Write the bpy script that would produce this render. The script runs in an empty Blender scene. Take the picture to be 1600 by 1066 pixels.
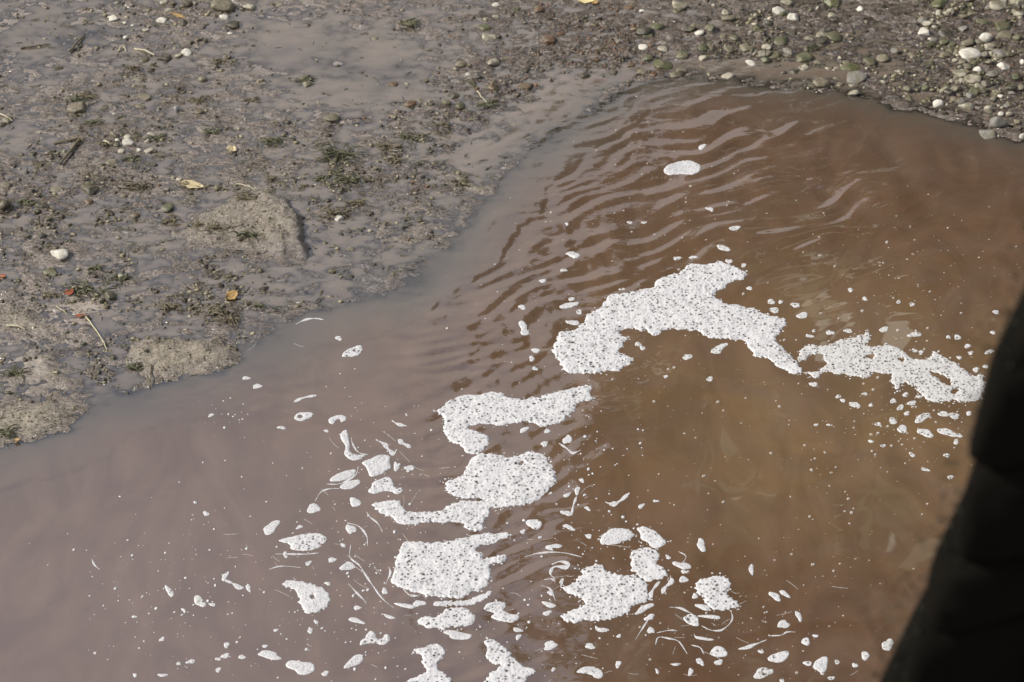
import bpy, math, random
import numpy as np
from mathutils import Vector
R = math.radians
random.seed(7)
RNG = np.random.default_rng(11)
scn = bpy.context.scene
col = scn.collection

# ------------------------------------------------------------------ camera
CAM_H, PITCH, HFOV = 7.0, R(42), R(24)
F = 800 / math.tan(HFOV / 2)                  # focal length in photo pixels (1600 wide)
cd = bpy.data.cameras.new('camera'); cam = bpy.data.objects.new('camera', cd); col.objects.link(cam)
cam.location = (0, 0, CAM_H); cam.rotation_euler = (math.pi / 2 - PITCH, 0, 0)
cd.sensor_width = 36; cd.lens = 18 / math.tan(HFOV / 2); cd.clip_start = .05; cd.clip_end = 2000
cd.dof.use_dof = True; cd.dof.focus_distance = 10.1; cd.dof.aperture_fstop = 3.6
scn.camera = cam
# ------------------------------------------------------------------ world, sun, exposure
SUN_EL, SUN_ROT = R(40), R(-92)
w = bpy.data.worlds.new('World'); scn.world = w; w.use_nodes = True
nt = w.node_tree; nt.nodes.clear()
sky = nt.nodes.new('ShaderNodeTexSky'); sky.sky_type = 'NISHITA'; sky.sun_disc = False
sky.sun_elevation = SUN_EL; sky.sun_rotation = SUN_ROT; sky.air_density = 1.0; sky.dust_density = 1.0; sky.ozone_density = 1.0
bg = nt.nodes.new('ShaderNodeBackground'); bg.inputs['Strength'].default_value = .15
wo = nt.nodes.new('ShaderNodeOutputWorld')
tc = nt.nodes.new('ShaderNodeTexCoord')          # bright thin cloud over the whole sky
cn = nt.nodes.new('ShaderNodeTexNoise'); cn.inputs['Scale'].default_value = 1.6; cn.inputs['Detail'].default_value = 6; cn.inputs['Roughness'].default_value = .55
cr_ = nt.nodes.new('ShaderNodeMapRange'); cr_.inputs['From Min'].default_value = .31; cr_.inputs['From Max'].default_value = .62
cm = nt.nodes.new('ShaderNodeMix'); cm.data_type = 'RGBA'; cm.inputs[7].default_value = (3.9, 3.78, 3.82, 1)
nt.links.new(tc.outputs['Generated'], cn.inputs['Vector']); nt.links.new(cn.outputs['Fac'], cr_.inputs['Value'])
nt.links.new(cr_.outputs[0], cm.inputs[0]); nt.links.new(sky.outputs[0], cm.inputs[6]); nt.links.new(cm.outputs[2], bg.inputs[0]); nt.links.new(bg.outputs[0], wo.inputs[0])
sl = bpy.data.lights.new('sun', 'SUN'); sl.energy = 5.0; sl.angle = R(.5); sl.color = (1, .95, .88)
so = bpy.data.objects.new('sun', sl); col.objects.link(so)
S = Vector((math.sin(SUN_ROT) * math.cos(SUN_EL), math.cos(SUN_ROT) * math.cos(SUN_EL), math.sin(SUN_EL)))
so.rotation_euler = S.to_track_quat('Z', 'Y').to_euler(); so.location = S * 30
scn.view_settings.view_transform = 'Standard'; scn.view_settings.look = 'None'
scn.view_settings.exposure = 0.0; scn.view_settings.gamma = 1
scn.cycles.max_bounces = 8; scn.cycles.transparent_max_bounces = 12
scn.cycles.use_denoising = True

# ------------------------------------------------------------------ picking ground points
SP, CP = math.sin(PITCH), math.cos(PITCH)
def P(px, py, z=0.0):
    u = (np.asarray(px, float) - 800) / F; v = (533 - np.asarray(py, float)) / F
    dy = CP + v * SP; dz = -SP + v * CP
    t = (z - CAM_H) / dz
    return u * t, dy * t
def PX(x, y, z=0.0):
    d = y * CP - (z - CAM_H) * SP
    v = y * SP + (z - CAM_H) * CP
    return 800 + F * x / d, 533 - F * v / d
def mpp(px, py):                              # metres per photo pixel, horizontally
    x, y = P(px, py); return (y * CP + CAM_H * SP) / F
def foresh(py):                               # how much longer a pixel is in depth than across
    return 1 / math.sin(PITCH - math.atan((533 - py) / F))

# ------------------------------------------------------------------ noise (numpy Perlin)
_perm = np.random.default_rng(3).permutation(512)
_ga = np.random.default_rng(4).uniform(0, 2 * np.pi, 512); _gx, _gy = np.cos(_ga), np.sin(_ga)
def perlin(x, y, seed=0):
    xi = np.floor(x).astype(int); yi = np.floor(y).astype(int)
    xf = x - xi; yf = y - yi
    def g(ix, iy, dx, dy):
        h = _perm[(_perm[(ix + seed * 17) & 511] + iy) & 511]
        return _gx[h] * dx + _gy[h] * dy
    u = xf ** 3 * (xf * (xf * 6 - 15) + 10); v = yf ** 3 * (yf * (yf * 6 - 15) + 10)
    a = g(xi, yi, xf, yf); b = g(xi + 1, yi, xf - 1, yf)
    c = g(xi, yi + 1, xf, yf - 1); d = g(xi + 1, yi + 1, xf - 1, yf - 1)
    return (a + (b - a) * u) * (1 - v) + (c + (d - c) * u) * v
def fbm(x, y, f, octv=4, seed=0, gain=.5):
    s = 0; a = 1
    for k in range(octv):
        s = s + a * perlin(x * f, y * f, seed + k * 5); f *= 2.03; a *= gain
    return s
def sstep(a, b, x):
    t = np.clip((x - a) / (b - a), 0, 1); return t * t * (3 - 2 * t)
def gauss(px, py, cx, cy, rx, ry, ang=0):
    c, s = math.cos(R(ang)), math.sin(R(ang)); dx, dy = px - cx, py - cy
    return np.exp(-((dx * c + dy * s) / rx) ** 2 - ((-dx * s + dy * c) / ry) ** 2)

def poly_sdf(X, Y, poly):                     # signed distance, positive inside
    p = np.asarray(poly, float); q = np.roll(p, -1, 0)
    d2 = np.full(X.shape, 1e18); ins = np.zeros(X.shape, bool)
    for (x0, y0), (x1, y1) in zip(p, q):
        ex, ey = x1 - x0, y1 - y0; L = ex * ex + ey * ey + 1e-18
        t = np.clip(((X - x0) * ex + (Y - y0) * ey) / L, 0, 1)
        d2 = np.minimum(d2, (X - x0 - t * ex) ** 2 + (Y - y0 - t * ey) ** 2)
        c = (y0 > Y) != (y1 > Y)
        ins ^= c & (X < ex * (Y - y0) / (ey if abs(ey) > 1e-12 else 1e-12) + x0)
    return np.where(ins, 1, -1) * np.sqrt(d2)
def chaikin(p, n=2):
    p = np.asarray(p, float)
    for _ in range(n):
        q = np.roll(p, -1, 0)
        p = np.stack([.75 * p + .25 * q, .25 * p + .75 * q], 1).reshape(-1, 2)
    return p
def wpoly(pts, n=2):
    p = chaikin(pts, n); x, y = P(p[:, 0], p[:, 1]); return np.stack([x, y], 1)

# ------------------------------------------------------------------ mesh helpers
def mesh_np(name, verts, faces, mat, smooth=True, attrs=None):
    verts = np.asarray(verts, np.float32); faces = np.asarray(faces, np.int32)
    n = faces.shape[1]
    me = bpy.data.meshes.new(name)
    me.vertices.add(len(verts)); me.vertices.foreach_set('co', verts.ravel())
    me.loops.add(faces.size); me.loops.foreach_set('vertex_index', faces.ravel())
    me.polygons.add(len(faces)); me.polygons.foreach_set('loop_start', np.arange(0, faces.size, n, dtype=np.int32))
    if smooth: me.polygons.foreach_set('use_smooth', np.ones(len(faces), bool))
    for k, a in (attrs or {}).items():
        a = np.asarray(a, np.float32)
        if a.ndim == 1:
            at = me.attributes.new(k, 'FLOAT', 'POINT'); at.data.foreach_set('value', a)
        else:
            at = me.attributes.new(k, 'FLOAT_COLOR', 'POINT')
            at.data.foreach_set('color', np.concatenate([a, np.ones((len(a), 1), np.float32)], 1).ravel())
    me.materials.append(mat); me.update(calc_edges=True); me.validate()
    return me
def link(name, me, parent=None, loc=None, label=None, cat=None, group=None, kind=None):
    o = bpy.data.objects.new(name, me); col.objects.link(o)
    if parent: o.parent = parent
    if loc is not None: o.location = loc
    if label: o['label'] = label
    if cat: o['category'] = cat
    if group: o['group'] = group
    if kind: o['kind'] = kind
    return o

# ------------------------------------------------------------------ materials
class N:
    def __init__(s, name):
        s.m = bpy.data.materials.new(name); s.m.use_nodes = True; s.t = s.m.node_tree; s.t.nodes.clear()
        s.out = s.n('OutputMaterial')
    def n(s, typ, **kw):
        nd = s.t.nodes.new('ShaderNode' + typ)
        for k, v in kw.items():
            if k in nd.inputs: s.set(nd, k, v)
            else: setattr(nd, k, v)
        return nd
    def set(s, nd, k, v):
        if hasattr(v, 'is_output'): s.t.links.new(v, nd.inputs[k])
        else: nd.inputs[k].default_value = v
    def l(s, a, b): s.t.links.new(a, b)
    def attr(s, name): return s.n('Attribute', attribute_name=name)
    def obj(s): return s.n('TexCoord').outputs['Object']
    def geo(s): return s.n('NewGeometry').outputs['Position']
    def map(s, v, scale=(1, 1, 1), rot=(0, 0, 0)):
        m = s.n('Mapping'); s.l(v, m.inputs['Vector']); m.inputs['Scale'].default_value = scale; m.inputs['Rotation'].default_value = rot
        return m.outputs[0]
    def noise(s, v, scale, detail=4, rough=.55, dist=0):
        nd = s.n('TexNoise', Scale=scale, Detail=detail, Roughness=rough, Distortion=dist); s.l(v, nd.inputs['Vector']); return nd.outputs['Fac']
    def vor(s, v, scale, feature='F1', rnd=1):
        nd = s.n('TexVoronoi', feature=feature); nd.inputs['Scale'].default_value = scale; nd.inputs['Randomness'].default_value = rnd
        s.l(v, nd.inputs['Vector']); return nd
    def ramp(s, f, stops):
        nd = s.n('ValToRGB'); s.l(f, nd.inputs[0]); e = nd.color_ramp.elements
        while len(e) < len(stops): e.new(.5)
        for el, (p, c) in zip(e, stops):
            el.position = p; el.color = (*c, 1) if not isinstance(c, (int, float)) else (c, c, c, 1)
        return nd.outputs[0]
    def mix(s, f, a, b, blend='MIX'):
        nd = s.n('Mix', data_type='RGBA', blend_type=blend)
        for i, v in ((0, f), (6, a), (7, b)):
            if hasattr(v, 'is_output'): s.l(v, nd.inputs[i])
            elif i == 0: nd.inputs[0].default_value = v
            else: nd.inputs[i].default_value = (*v, 1)
        return nd.outputs[2]
    def math(s, op, a, b=0.0, clamp=False):
        nd = s.n('Math', operation=op, use_clamp=clamp)
        for i, v in ((0, a), (1, b)):
            if hasattr(v, 'is_output'): s.l(v, nd.inputs[i])
            else: nd.inputs[i].default_value = v
        return nd.outputs[0]
    def bump(s, h, strength, dist, normal=None):
        nd = s.n('Bump'); nd.inputs['Distance'].default_value = dist
        s.set(nd, 'Strength', strength); s.l(h, nd.inputs['Height'])
        if normal: s.l(normal, nd.inputs['Normal'])
        return nd.outputs[0]
    def principled(s, **kw):
        b = s.n('BsdfPrincipled')
        for k, v in kw.items():
            k = k.replace('_', ' ')
            if isinstance(v, tuple): b.inputs[k].default_value = (*v, 1)
            elif hasattr(v, 'is_output'): s.l(v, b.inputs[k])
            else: b.inputs[k].default_value = v
        return b
    def surf(s, sh): s.l(sh, s.out.inputs['Surface']); return s.m

def mud_material():
    s = N('wet mud'); p = s.geo()
    zone = s.attr('zone').outputs['Color']                       # r dry sand, g gravelly, b smooth silt
    sep = s.n('SeparateColor'); s.l(zone, sep.inputs[0]); dry, grav, smo = sep.outputs
    run = s.attr('run').outputs['Fac']                           # running film of water in the gullies
    rough_ = s.math('SUBTRACT', 1.0, s.math('MULTIPLY', smo, .85))
    f1 = s.noise(s.map(p, (20, 58, 40), (0, 0, R(-14))), 1.0, 5, .62, .8)
    f2 = s.noise(s.map(p, (62, 120, 80), (0, 0, R(-14))), 1.0, 4, .65, .5)
    big = s.noise(p, 2.2, 4, .55); mid = s.noise(s.map(p, (7, 12, 8), (0, 0, R(-20))), 1.0, 5, .65, .6)
    fine = s.noise(p, 160, 3, .7)
    wet = s.mix(s.ramp(big, [(.35, 0.0), (.68, 1.0)]), MUD_A, MUD_B)
    wet = s.mix(s.math('MULTIPLY', s.ramp(mid, [(.5, 0.0), (.66, 1.0)]), s.math('MULTIPLY', rough_, .75)), wet, MUD_SILT)
    wet = s.mix(s.math('MULTIPLY', run, .75), wet, MUD_RUN)
    orange = s.mix(s.ramp(s.noise(p, 55, 3, .6), [(.46, 0.0), (.66, 1.0)]), (.045, .034, .022), (.19, .11, .055))
    wet = s.mix(s.math('MULTIPLY', grav, s.ramp(s.noise(s.map(p, (26, 46, 30)), 1, 5, .65), [(.38, 0.0), (.54, 1.0)])), wet, orange)
    wet = s.mix(s.math('MULTIPLY', s.ramp(f2, [(.54, 0.0), (.64, 1.0)]), rough_), wet, (.040, .030, .021))
    wet = s.mix(s.math('MULTIPLY', s.ramp(s.noise(s.map(p, (15, 34, 20), (0, 0, R(-10))), 1.0, 6, .7, .7), [(.53, 0.0), (.60, 1.0)]), s.math('MULTIPLY', rough_, .55)), wet, (.075, .055, .040))
    wet = s.mix(s.math('MULTIPLY', s.ramp(s.noise(s.map(p, (85, 150, 90), (0, 0, R(-10))), 1.0, 3, .6), [(.62, 0.0), (.72, 1.0)]), s.math('MULTIPLY', rough_, .7)), wet, (.30, .235, .17))
    sand = s.mix(fine, SAND_A, SAND_B)
    base = s.mix(dry, wet, sand)
    rough = s.math('ADD', s.math('MULTIPLY', dry, .6), .22)
    amt = s.math('MULTIPLY', rough_, .85)
    n1 = s.bump(f1, amt, .028)
    n2 = s.bump(f2, amt, .012, n1)
    n3 = s.bump(fine, s.math('ADD', .3, s.math('MULTIPLY', dry, .6)), .004, n2)
    nf = s.bump(f1, s.math('MULTIPLY', amt, .6), .02)
    b = s.principled(Base_Color=base, Roughness=rough, IOR=1.45, Normal=n3, Coat_Roughness=.10, Coat_IOR=2.2)
    s.l(s.math('MULTIPLY', s.math('SUBTRACT', 1.0, s.math('MULTIPLY', dry, 1.1), True), s.math('ADD', .38, s.math('MULTIPLY', s.math('MAXIMUM', smo, run), .5))), b.inputs['Coat Weight'])
    s.l(s.bump(f2, s.math('MULTIPLY', amt, .9), .010, nf), b.inputs['Coat Normal'])
    return s.surf(b.outputs[0])

def water_material():
    s = N('silty river water'); p = s.geo()
    depth = s.attr('depth').outputs['Fac']; chop = s.attr('chop').outputs['Fac']; ochre = s.attr('ochre').outputs['Fac']
    sw = s.noise(s.map(p, (1, 1.6, 1)), 2.2, 4, .5, 1.2)
    c = s.mix(ochre, WATER_RED, WATER_OCHRE)
    c = s.mix(s.math('MULTIPLY', s.ramp(sw, [(.35, 0.0), (.7, 1.0)]), .55), c, WATER_PALE)
    c = s.mix(s.attr('plume').outputs['Fac'], c, WATER_PINK)
    sw2 = s.noise(s.map(p, (1.5, .75, 1), (0, 0, R(20))), 2.4, 5, .55, 1.6)
    c = s.mix(1.0, c, s.ramp(sw2, [(.36, .90), (.66, 1.20)]), 'MULTIPLY')
    dif = s.n('BsdfDiffuse'); s.l(c, dif.inputs[0])
    tr = s.n('BsdfTransparent'); tr.inputs[0].default_value = (.93, .86, .78, 1)
    c = s.mix(s.math('POWER', 2.718, s.math('MULTIPLY', depth, -30.0)), c, s.mix(s.attr('film').outputs['Fac'], WATER_SHALLOW, FILM))   # mud showing through thin water
    s.set(dif, 'Color', c)
    clear = s.math('POWER', 2.718, s.math('MULTIPLY', depth, -230.0))
    body = s.n('MixShader'); s.l(clear, body.inputs[0]); s.l(dif.outputs[0], body.inputs[1]); s.l(tr.outputs[0], body.inputs[2])
    rip = s.noise(s.map(p, (16, 34, 20), (0, 0, R(24))), 1.0, 3, .5, .8)
    nb = s.bump(rip, s.math('MULTIPLY', chop, .22), .005)
    gl = s.n('BsdfGlossy'); gl.inputs['Roughness'].default_value = .012; s.l(nb, gl.inputs['Normal'])
    fr = s.n('Fresnel'); fr.inputs['IOR'].default_value = WATER_IOR; s.l(nb, fr.inputs['Normal'])
    mx = s.n('MixShader'); s.l(fr.outputs[0], mx.inputs[0]); s.l(body.outputs[0], mx.inputs[1]); s.l(gl.outputs[0], mx.inputs[2])
    return s.surf(mx.outputs[0])

def foam_material(name, pit1, pit2, scale, tint=(.61, .60, .59)):
    """river froth: white bubble skins with open bubbles that let the water show."""
    s = N(name); p = s.geo()
    pw = s.n('VectorMath', operation='ADD'); s.l(p, pw.inputs[0])
    nz = s.n('TexNoise', Scale=30.0, Detail=2.0); s.l(p, nz.inputs['Vector'])
    sc = s.n('VectorMath', operation='SCALE'); s.l(nz.outputs['Color'], sc.inputs[0]); sc.inputs['Scale'].default_value = .012
    s.l(sc.outputs[0], pw.inputs[1]); q = pw.outputs[0]
    v1 = s.vor(q, scale); v2 = s.vor(q, scale * .5)
    e1 = s.vor(q, scale, 'DISTANCE_TO_EDGE')
    rim = s.attr('rim').outputs['Fac']; dens = s.noise(p, 7, 4, .6)
    def pits(v, size, thr):
        sep = s.n('SeparateColor'); s.l(v.outputs['Color'], sep.inputs[0])
        keep = s.math('GREATER_THAN', sep.outputs[0], s.math('SUBTRACT', thr, s.math('ADD', s.math('MULTIPLY', rim, -.55), s.math('MULTIPLY', s.math('SUBTRACT', dens, .5), 2.0))))
        rad = s.math('ADD', s.math('MULTIPLY', sep.outputs[1], size), size * .4)
        near = s.math('SUBTRACT', 1.0, s.math('DIVIDE', v.outputs['Distance'], rad), True)
        return s.math('MULTIPLY', keep, s.ramp(near, [(.0, 0.0), (.45, 1.0)]))
    skin = s.math('MULTIPLY', pits(v1, .52, .10), .40)          # thin bubble skins, half clear
    hole = s.math('MAXIMUM', s.math('MAXIMUM', skin, s.math('MULTIPLY', pits(v1, .42, pit1), .8)), s.math('MULTIPLY', pits(v2, .26, pit2), .92))
    hgt = s.math('SUBTRACT', s.math('SUBTRACT', 1.0, v1.outputs['Distance']), hole)
    nb = s.bump(hgt, .38, .005)
    colr = s.mix(s.noise(q, 9, 3), tint, tuple(t * .93 for t in tint))
    b = s.principled(Base_Color=colr, Roughness=.45, Normal=nb)
    t = s.n('BsdfTransparent'); t.inputs[0].default_value = (.9, .88, .86, 1)
    mx = s.n('MixShader'); s.l(hole, mx.inputs[0]); s.l(b.outputs[0], mx.inputs[1]); s.l(t.outputs[0], mx.inputs[2])
    return s.surf(mx.outputs[0])
def bubble_material():
    s = N('single clear bubbles'); p = s.geo()
    b = s.principled(Base_Color=(.72, .66, .58), Roughness=.12)
    t = s.n('BsdfTransparent'); t.inputs[0].default_value = (.95, .93, .9, 1)
    lw = s.n('LayerWeight'); lw.inputs['Blend'].default_value = .45
    mx = s.n('MixShader'); s.l(s.math('ADD', s.math('MULTIPLY', lw.outputs['Facing'], 1.0), .18, True), mx.inputs[0]); s.l(t.outputs[0], mx.inputs[1]); s.l(b.outputs[0], mx.inputs[2])
    return s.surf(mx.outputs[0])

def stone_material(name, a, b, rough, spots=.5, scale=60):
    s = N(name); p = s.geo()
    inf = s.n('ObjectInfo').outputs['Random']
    f = s.noise(p, scale, 5, .65)
    c = s.mix(s.ramp(f, [(.38, 0.0), (.66, 1.0)]), a, b)
    c = s.mix(s.math('MULTIPLY', inf, .5), c, tuple(min(1, .5 * x + .5 * y) * .8 for x, y in zip(a, b)))
    c = s.mix(s.math('MULTIPLY', s.ramp(s.noise(p, scale * 2.6, 3), [(.58, 0.0), (.7, 1.0)]), spots), c, tuple(x * .45 for x in a))
    c = s.mix(s.math('MULTIPLY', s.ramp(s.noise(p, 24, 4, .6), [(.46, 0.0), (.58, 1.0)]), .75 if name.split()[0] not in ('bleached', 'dark') else .3), c, (.14, .12, .072))   # smeared with mud
    nb = s.bump(s.noise(p, scale * 2, 4, .7), .6, .005)
    return s.surf(s.principled(Base_Color=c, Roughness=rough, Normal=nb).outputs[0])
def attr_material(name, rough=.5):
    s = N(name); p = s.geo()
    c = s.attr('tint').outputs['Color']
    c = s.mix(s.ramp(s.noise(p, 130, 4, .7), [(.35, 0.0), (.7, 1.0)]), c, (.55, .5, .45), 'MULTIPLY')
    nb = s.bump(s.noise(p, 180, 3, .7), .4, .003)
    return s.surf(s.principled(Base_Color=c, Roughness=rough, Normal=nb).outputs[0])
def plain_material(name, a, b, scale=40, rough=.6):
    s = N(name); p = s.geo()
    c = s.mix(s.noise(p, scale, 4), a, b)
    return s.surf(s.principled(Base_Color=c, Roughness=rough, Normal=s.bump(s.noise(p, scale * 3, 3), .3, .003)).outputs[0])

MUD_A, MUD_B = (.235, .190, .152), (.335, .275, .222)
MUD_SILT, MUD_RUN = (.120, .090, .068), (.125, .104, .090)
SAND_A, SAND_B = (.28, .24, .18), (.46, .40, .31)
WATER_RED, WATER_OCHRE, WATER_PALE = (.112, .062, .037), (.186, .118, .060), (.158, .104, .075)
WATER_PINK = (.176, .119, .088)
WATER_SHALLOW = (.108, .094, .076)
FILM = (.240, .198, .158)
WATER_IOR = 2.9
M_mud = mud_material(); M_water = water_material()
M_bubble = bubble_material()
_w = N('thin foam film'); _m = _w.n('MixShader'); _m.inputs[0].default_value = .5
_w.l(_w.principled(Base_Color=(.6, .56, .52), Roughness=.5).outputs[0], _m.inputs[1]); _w.l(_w.n('BsdfTransparent').outputs[0], _m.inputs[2]); M_wisp = _w.surf(_m.outputs[0])
M_foam = foam_material('bubbly froth', .52, .40, 78)
M_froth = foam_material('coarse bubble froth', .40, .35, 85, (.57, .555, .53))
M_cream = foam_material('smooth creamy froth', .93, .95, 190)
STONE = {
 'white': stone_material('bleached white stone', (.52, .48, .40), (.74, .70, .60), .7, .2),
 'pale': stone_material('pale limestone pebble', (.28, .25, .18), (.50, .45, .35), .6, .5),
 'tan': stone_material('muddy tan stone', (.12, .10, .065), (.27, .235, .16), .5, .6),
 'olive': stone_material('algae-coated olive stone', (.055, .06, .026), (.15, .145, .075), .35, .5),
 'green': stone_material('bright algae stone', (.055, .066, .022), (.15, .15, .06), .3, .4),
 'dark': stone_material('wet dark stone', (.03, .027, .018), (.095, .083, .055), .3, .5),
 'rust': stone_material('rust-brown wet stone', (.075, .042, .024), (.19, .11, .06), .3, .6),
 'grey': stone_material('grey pebble', (.14, .13, .11), (.26, .24, .205), .5, .5),
}
M_gravel = attr_material('mixed gravel', .42)
M_litter = attr_material('plant litter', .6)
M_weed = plain_material('green water weed', (.035, .04, .016), (.13, .12, .055), 60, .45)
M_drytuft = plain_material('half-dead weed', (.05, .04, .022), (.19, .155, .085), 60, .6)
M_straw = plain_material('pale dry stem', (.34, .30, .18), (.55, .50, .34), 50, .6)
M_redleaf = plain_material('red leaf skin', (.28, .05, .02), (.40, .10, .03), 60, .5)
M_tanleaf = plain_material('tan leaf skin', (.45, .36, .2), (.62, .52, .32), 60, .6)
M_yelleaf = plain_material('yellow leaf skin', (.62, .48, .18), (.75, .66, .42), 40, .5)
M_oraleaf = plain_material('orange leaf skin', (.30, .17, .05), (.42, .27, .10), 60, .5)
M_pipe = plain_material('black pipe plastic', (.02, .02, .022), (.035, .035, .035), 60, .4)
M_pipegrey = plain_material('grey pipe lining', (.3, .29, .28), (.4, .39, .38), 60, .4)
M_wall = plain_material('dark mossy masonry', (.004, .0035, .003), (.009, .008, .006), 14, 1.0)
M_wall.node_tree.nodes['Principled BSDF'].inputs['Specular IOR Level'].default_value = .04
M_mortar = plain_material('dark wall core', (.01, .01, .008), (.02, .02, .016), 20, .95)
M_moss = plain_material('wall moss', (.012, .016, .007), (.028, .03, .014), 80, .9)
M_leafy = plain_material('tree foliage', (.035, .06, .018), (.06, .09, .03), 3, .55)
M_bark = plain_material('tree bark', (.06, .045, .03), (.12, .09, .06), 8, .9)

# ------------------------------------------------------------------ bank and water shape
SHORE = [(-900, 860), (-200, 745), (-60, 712), (0, 698), (55, 684), (105, 670), (122, 652), (150, 628), (185, 612), (212, 606), (238, 601), (300, 590),
 (345, 580), (379, 561), (384, 545), (405, 530), (430, 505), (470, 486), (540, 478), (590, 462), (625, 432), (668, 404), (706, 386), (712, 362),
 (735, 330), (768, 303), (772, 285), (800, 255), (860, 205), (905, 178), (940, 150), (985, 128), (1060, 118), (1130, 122), (1190, 131), (1245, 138), (1300, 141), (1350, 152),
 (1400, 168), (1460, 178), (1510, 192), (1560, 208), (1600, 218), (1700, 245), (2400, 420)]
_sx, _sy = P(*np.array(SHORE, float).T)
BANK = np.concatenate([np.stack([_sx, _sy], 1), [[60, 8], [300, 20], [300, 700], [-300, 700], [-300, 6], [-20, 4.5]]])
RIDGES = [  # dry sand bars: outline, height, dryness
 ([(-60, 492), (0, 486), (45, 490), (75, 508), (102, 546), (60, 528), (20, 520), (-60, 512)], .022, .9),
 ([(192, 566), (203, 536), (250, 530), (300, 533), (345, 538), (380, 559), (362, 571), (300, 590), (240, 601), (213, 583)], .030, .95),
 ([(28, 634), (92, 628), (120, 650), (112, 668), (58, 684), (0, 700), (-60, 712), (-60, 650)], .024, .9),
 ([(262, 372), (330, 330), (388, 298), (440, 313), (474, 345), (472, 378), (491, 413), (442, 402), (372, 398), (290, 392)], .026, .62),
 ([(686, 266), (730, 273), (768, 302), (748, 306), (702, 290)], .020, .95),
 ([(548, 362), (620, 362), (706, 376), (690, 390), (600, 386)], .014, .6),
 ([(592, 322), (650, 322), (690, 334), (640, 332)], .010, .5),
 ([(440, 52), (465, 50), (490, 68), (470, 70)], .006, .5),
 ([(60, 470), (140, 450), (220, 468), (170, 500), (80, 498)], .008, .22),
 ([(0, 545), (90, 556), (140, 610), (60, 622), (0, 612)], .012, .35),
]
_rw = [(wpoly(p, 2), h, d) for p, h, d in RIDGES]
SHOALS = [(455, 535, 70, 45, .05), (640, 440, 60, 40, .05), (700, 330, 50, 40, .03), (215, 640, 60, 30, .03)]
GRAVEL = [(1570, 90, 90, 125, 1.25), (1420, 105, 150, 55, .7), (1150, 92, 180, 45, .75), (900, 80, 150, 75, .5), (770, 140, 90, 55, .65),
 (650, 215, 90, 55, .45), (840, 20, 260, 40, .35), (1320, 30, 300, 45, .5), (200, 225, 55, 28, .5), (300, 20, 90, 30, .35), (120, 310, 140, 45, .4),
 (240, 60, 60, 80, .2), (340, 130, 130, 90, .14), (600, 300, 90, 40, .3), (640, 380, 60, 12, .5), (430, 500, 60, 40, .35), (1300, 148, 220, 16, .8), (60, 330, 60, 40, .4), (160, 290, 40, 20, .4), (720, 210, 60, 60, .4), (340, 440, 90, 60, .2), (180, 600, 50, 60, .3)]
def gravel_w(px, py):
    return .05 + sum(w * gauss(px, py, cx, cy, rx, ry) for cx, cy, rx, ry, w in GRAVEL)
def bank_fields(X, Y):
    px, py = PX(X, Y)
    sd = poly_sdf(X, Y, BANK) + .03 * fbm(X, Y, 5, 3, 2) + .02 * perlin(X * 16, Y * 16, 9)
    near = (np.abs(X) < 5) & (Y > 4) & (Y < 13)
    up = .003 + .013 * (1 - np.exp(-np.maximum(sd, 0) / .5)) + .006 * np.clip(sd, 0, 6) + .02 * np.clip(sd - 4, 0, 200)
    slope = .20 * (1 - .8 * np.clip(gauss(px, py, 850, 200, 120, 90) + gauss(px, py, 640, 430, 90, 60) + .5 * gauss(px, py, 1000, 150, 120, 30), 0, 1))
    dn = -.40 * (1 - np.exp(-slope * np.maximum(-sd, 0) / .40)) + .003 * np.exp(-np.maximum(-sd, 0) / .02)
    h = np.where(sd > 0, up, dn)
    for cx, cy, rx, ry, a in SHOALS: h = h + np.where(sd < 0, np.minimum(a, -dn * .7) * gauss(px, py, cx, cy, rx, ry), 0)
    g = np.where(near, gravel_w(px, py), .2)
    land = sstep(-.12, .05, sd)
    base = h.copy()
    flat = 1 - .8 * np.clip(gauss(px, py, 440, 80, 90, 50) + gauss(px, py, 590, 130, 100, 60) + gauss(px, py, 90, 60, 110, 50), 0, 1)
    mound = land * (.6 + .4 * flat) * .013 * fbm(X * .8, Y * 1.3, 3.0, 3, 5)
    h = h + mound; base = base + .75 * mound
    h = h + land * flat * (.0105 + .008 * np.clip(g, 0, 1)) * fbm(X * .75, Y * 1.6, 11, 5, 21, .68)
    h = h + land * np.clip(g * 1.2 - .1, 0, 1) * .006 * np.abs(fbm(X, Y, 40, 2, 31))
    for cx, cy, rx, ry, a in [(890, 185, 120, 60, .026), (1150, 108, 270, 26, .020), (1380, 75, 110, 35, .013), (640, 405, 100, 50, .014), (200, 625, 45, 45, .016), (470, 470, 70, 30, .012), (740, 250, 60, 50, .016), (1480, 165, 80, 20, .010), (560, 90, 130, 50, .004)]:
        q = sstep(-.02, .1, sd) * a * gauss(px, py, cx, cy, rx, ry); h = h - q; base = base - q
    dry = np.zeros_like(X)
    for bi, (poly, hh, d) in enumerate(_rw):
        b = (X > poly[:, 0].min() - .2) & (X < poly[:, 0].max() + .2) & (Y > poly[:, 1].min() - .2) & (Y < poly[:, 1].max() + .2)
        if not b.any(): continue
        x, y = X[b], Y[b]
        s_ = poly_sdf(x, y, poly) + .022 * fbm(x, y, 9, 4, 41)
        t_ = sstep(.25, .9, (x - poly[:, 0].min()) / np.ptp(poly[:, 0])); t_ = t_ * (1.0 if bi == 3 else .25); k = sstep(-.02 + .012 * t_, .095 - .068 * t_, s_) * (.5 + .8 * t_)
        h[b] += 1.25 * hh * k * (1 + .4 * fbm(x * .6, y * 2.0, 12, 3, 44)) + k * .004 * fbm(x, y, 45, 3, 47, .7)
        dry[b] = np.maximum(dry[b], d * sstep(-.05, .11, s_ + .035 * fbm(x, y, 22, 3, 49)))
    return h, sd, dry, g, px, py, base, land
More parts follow.
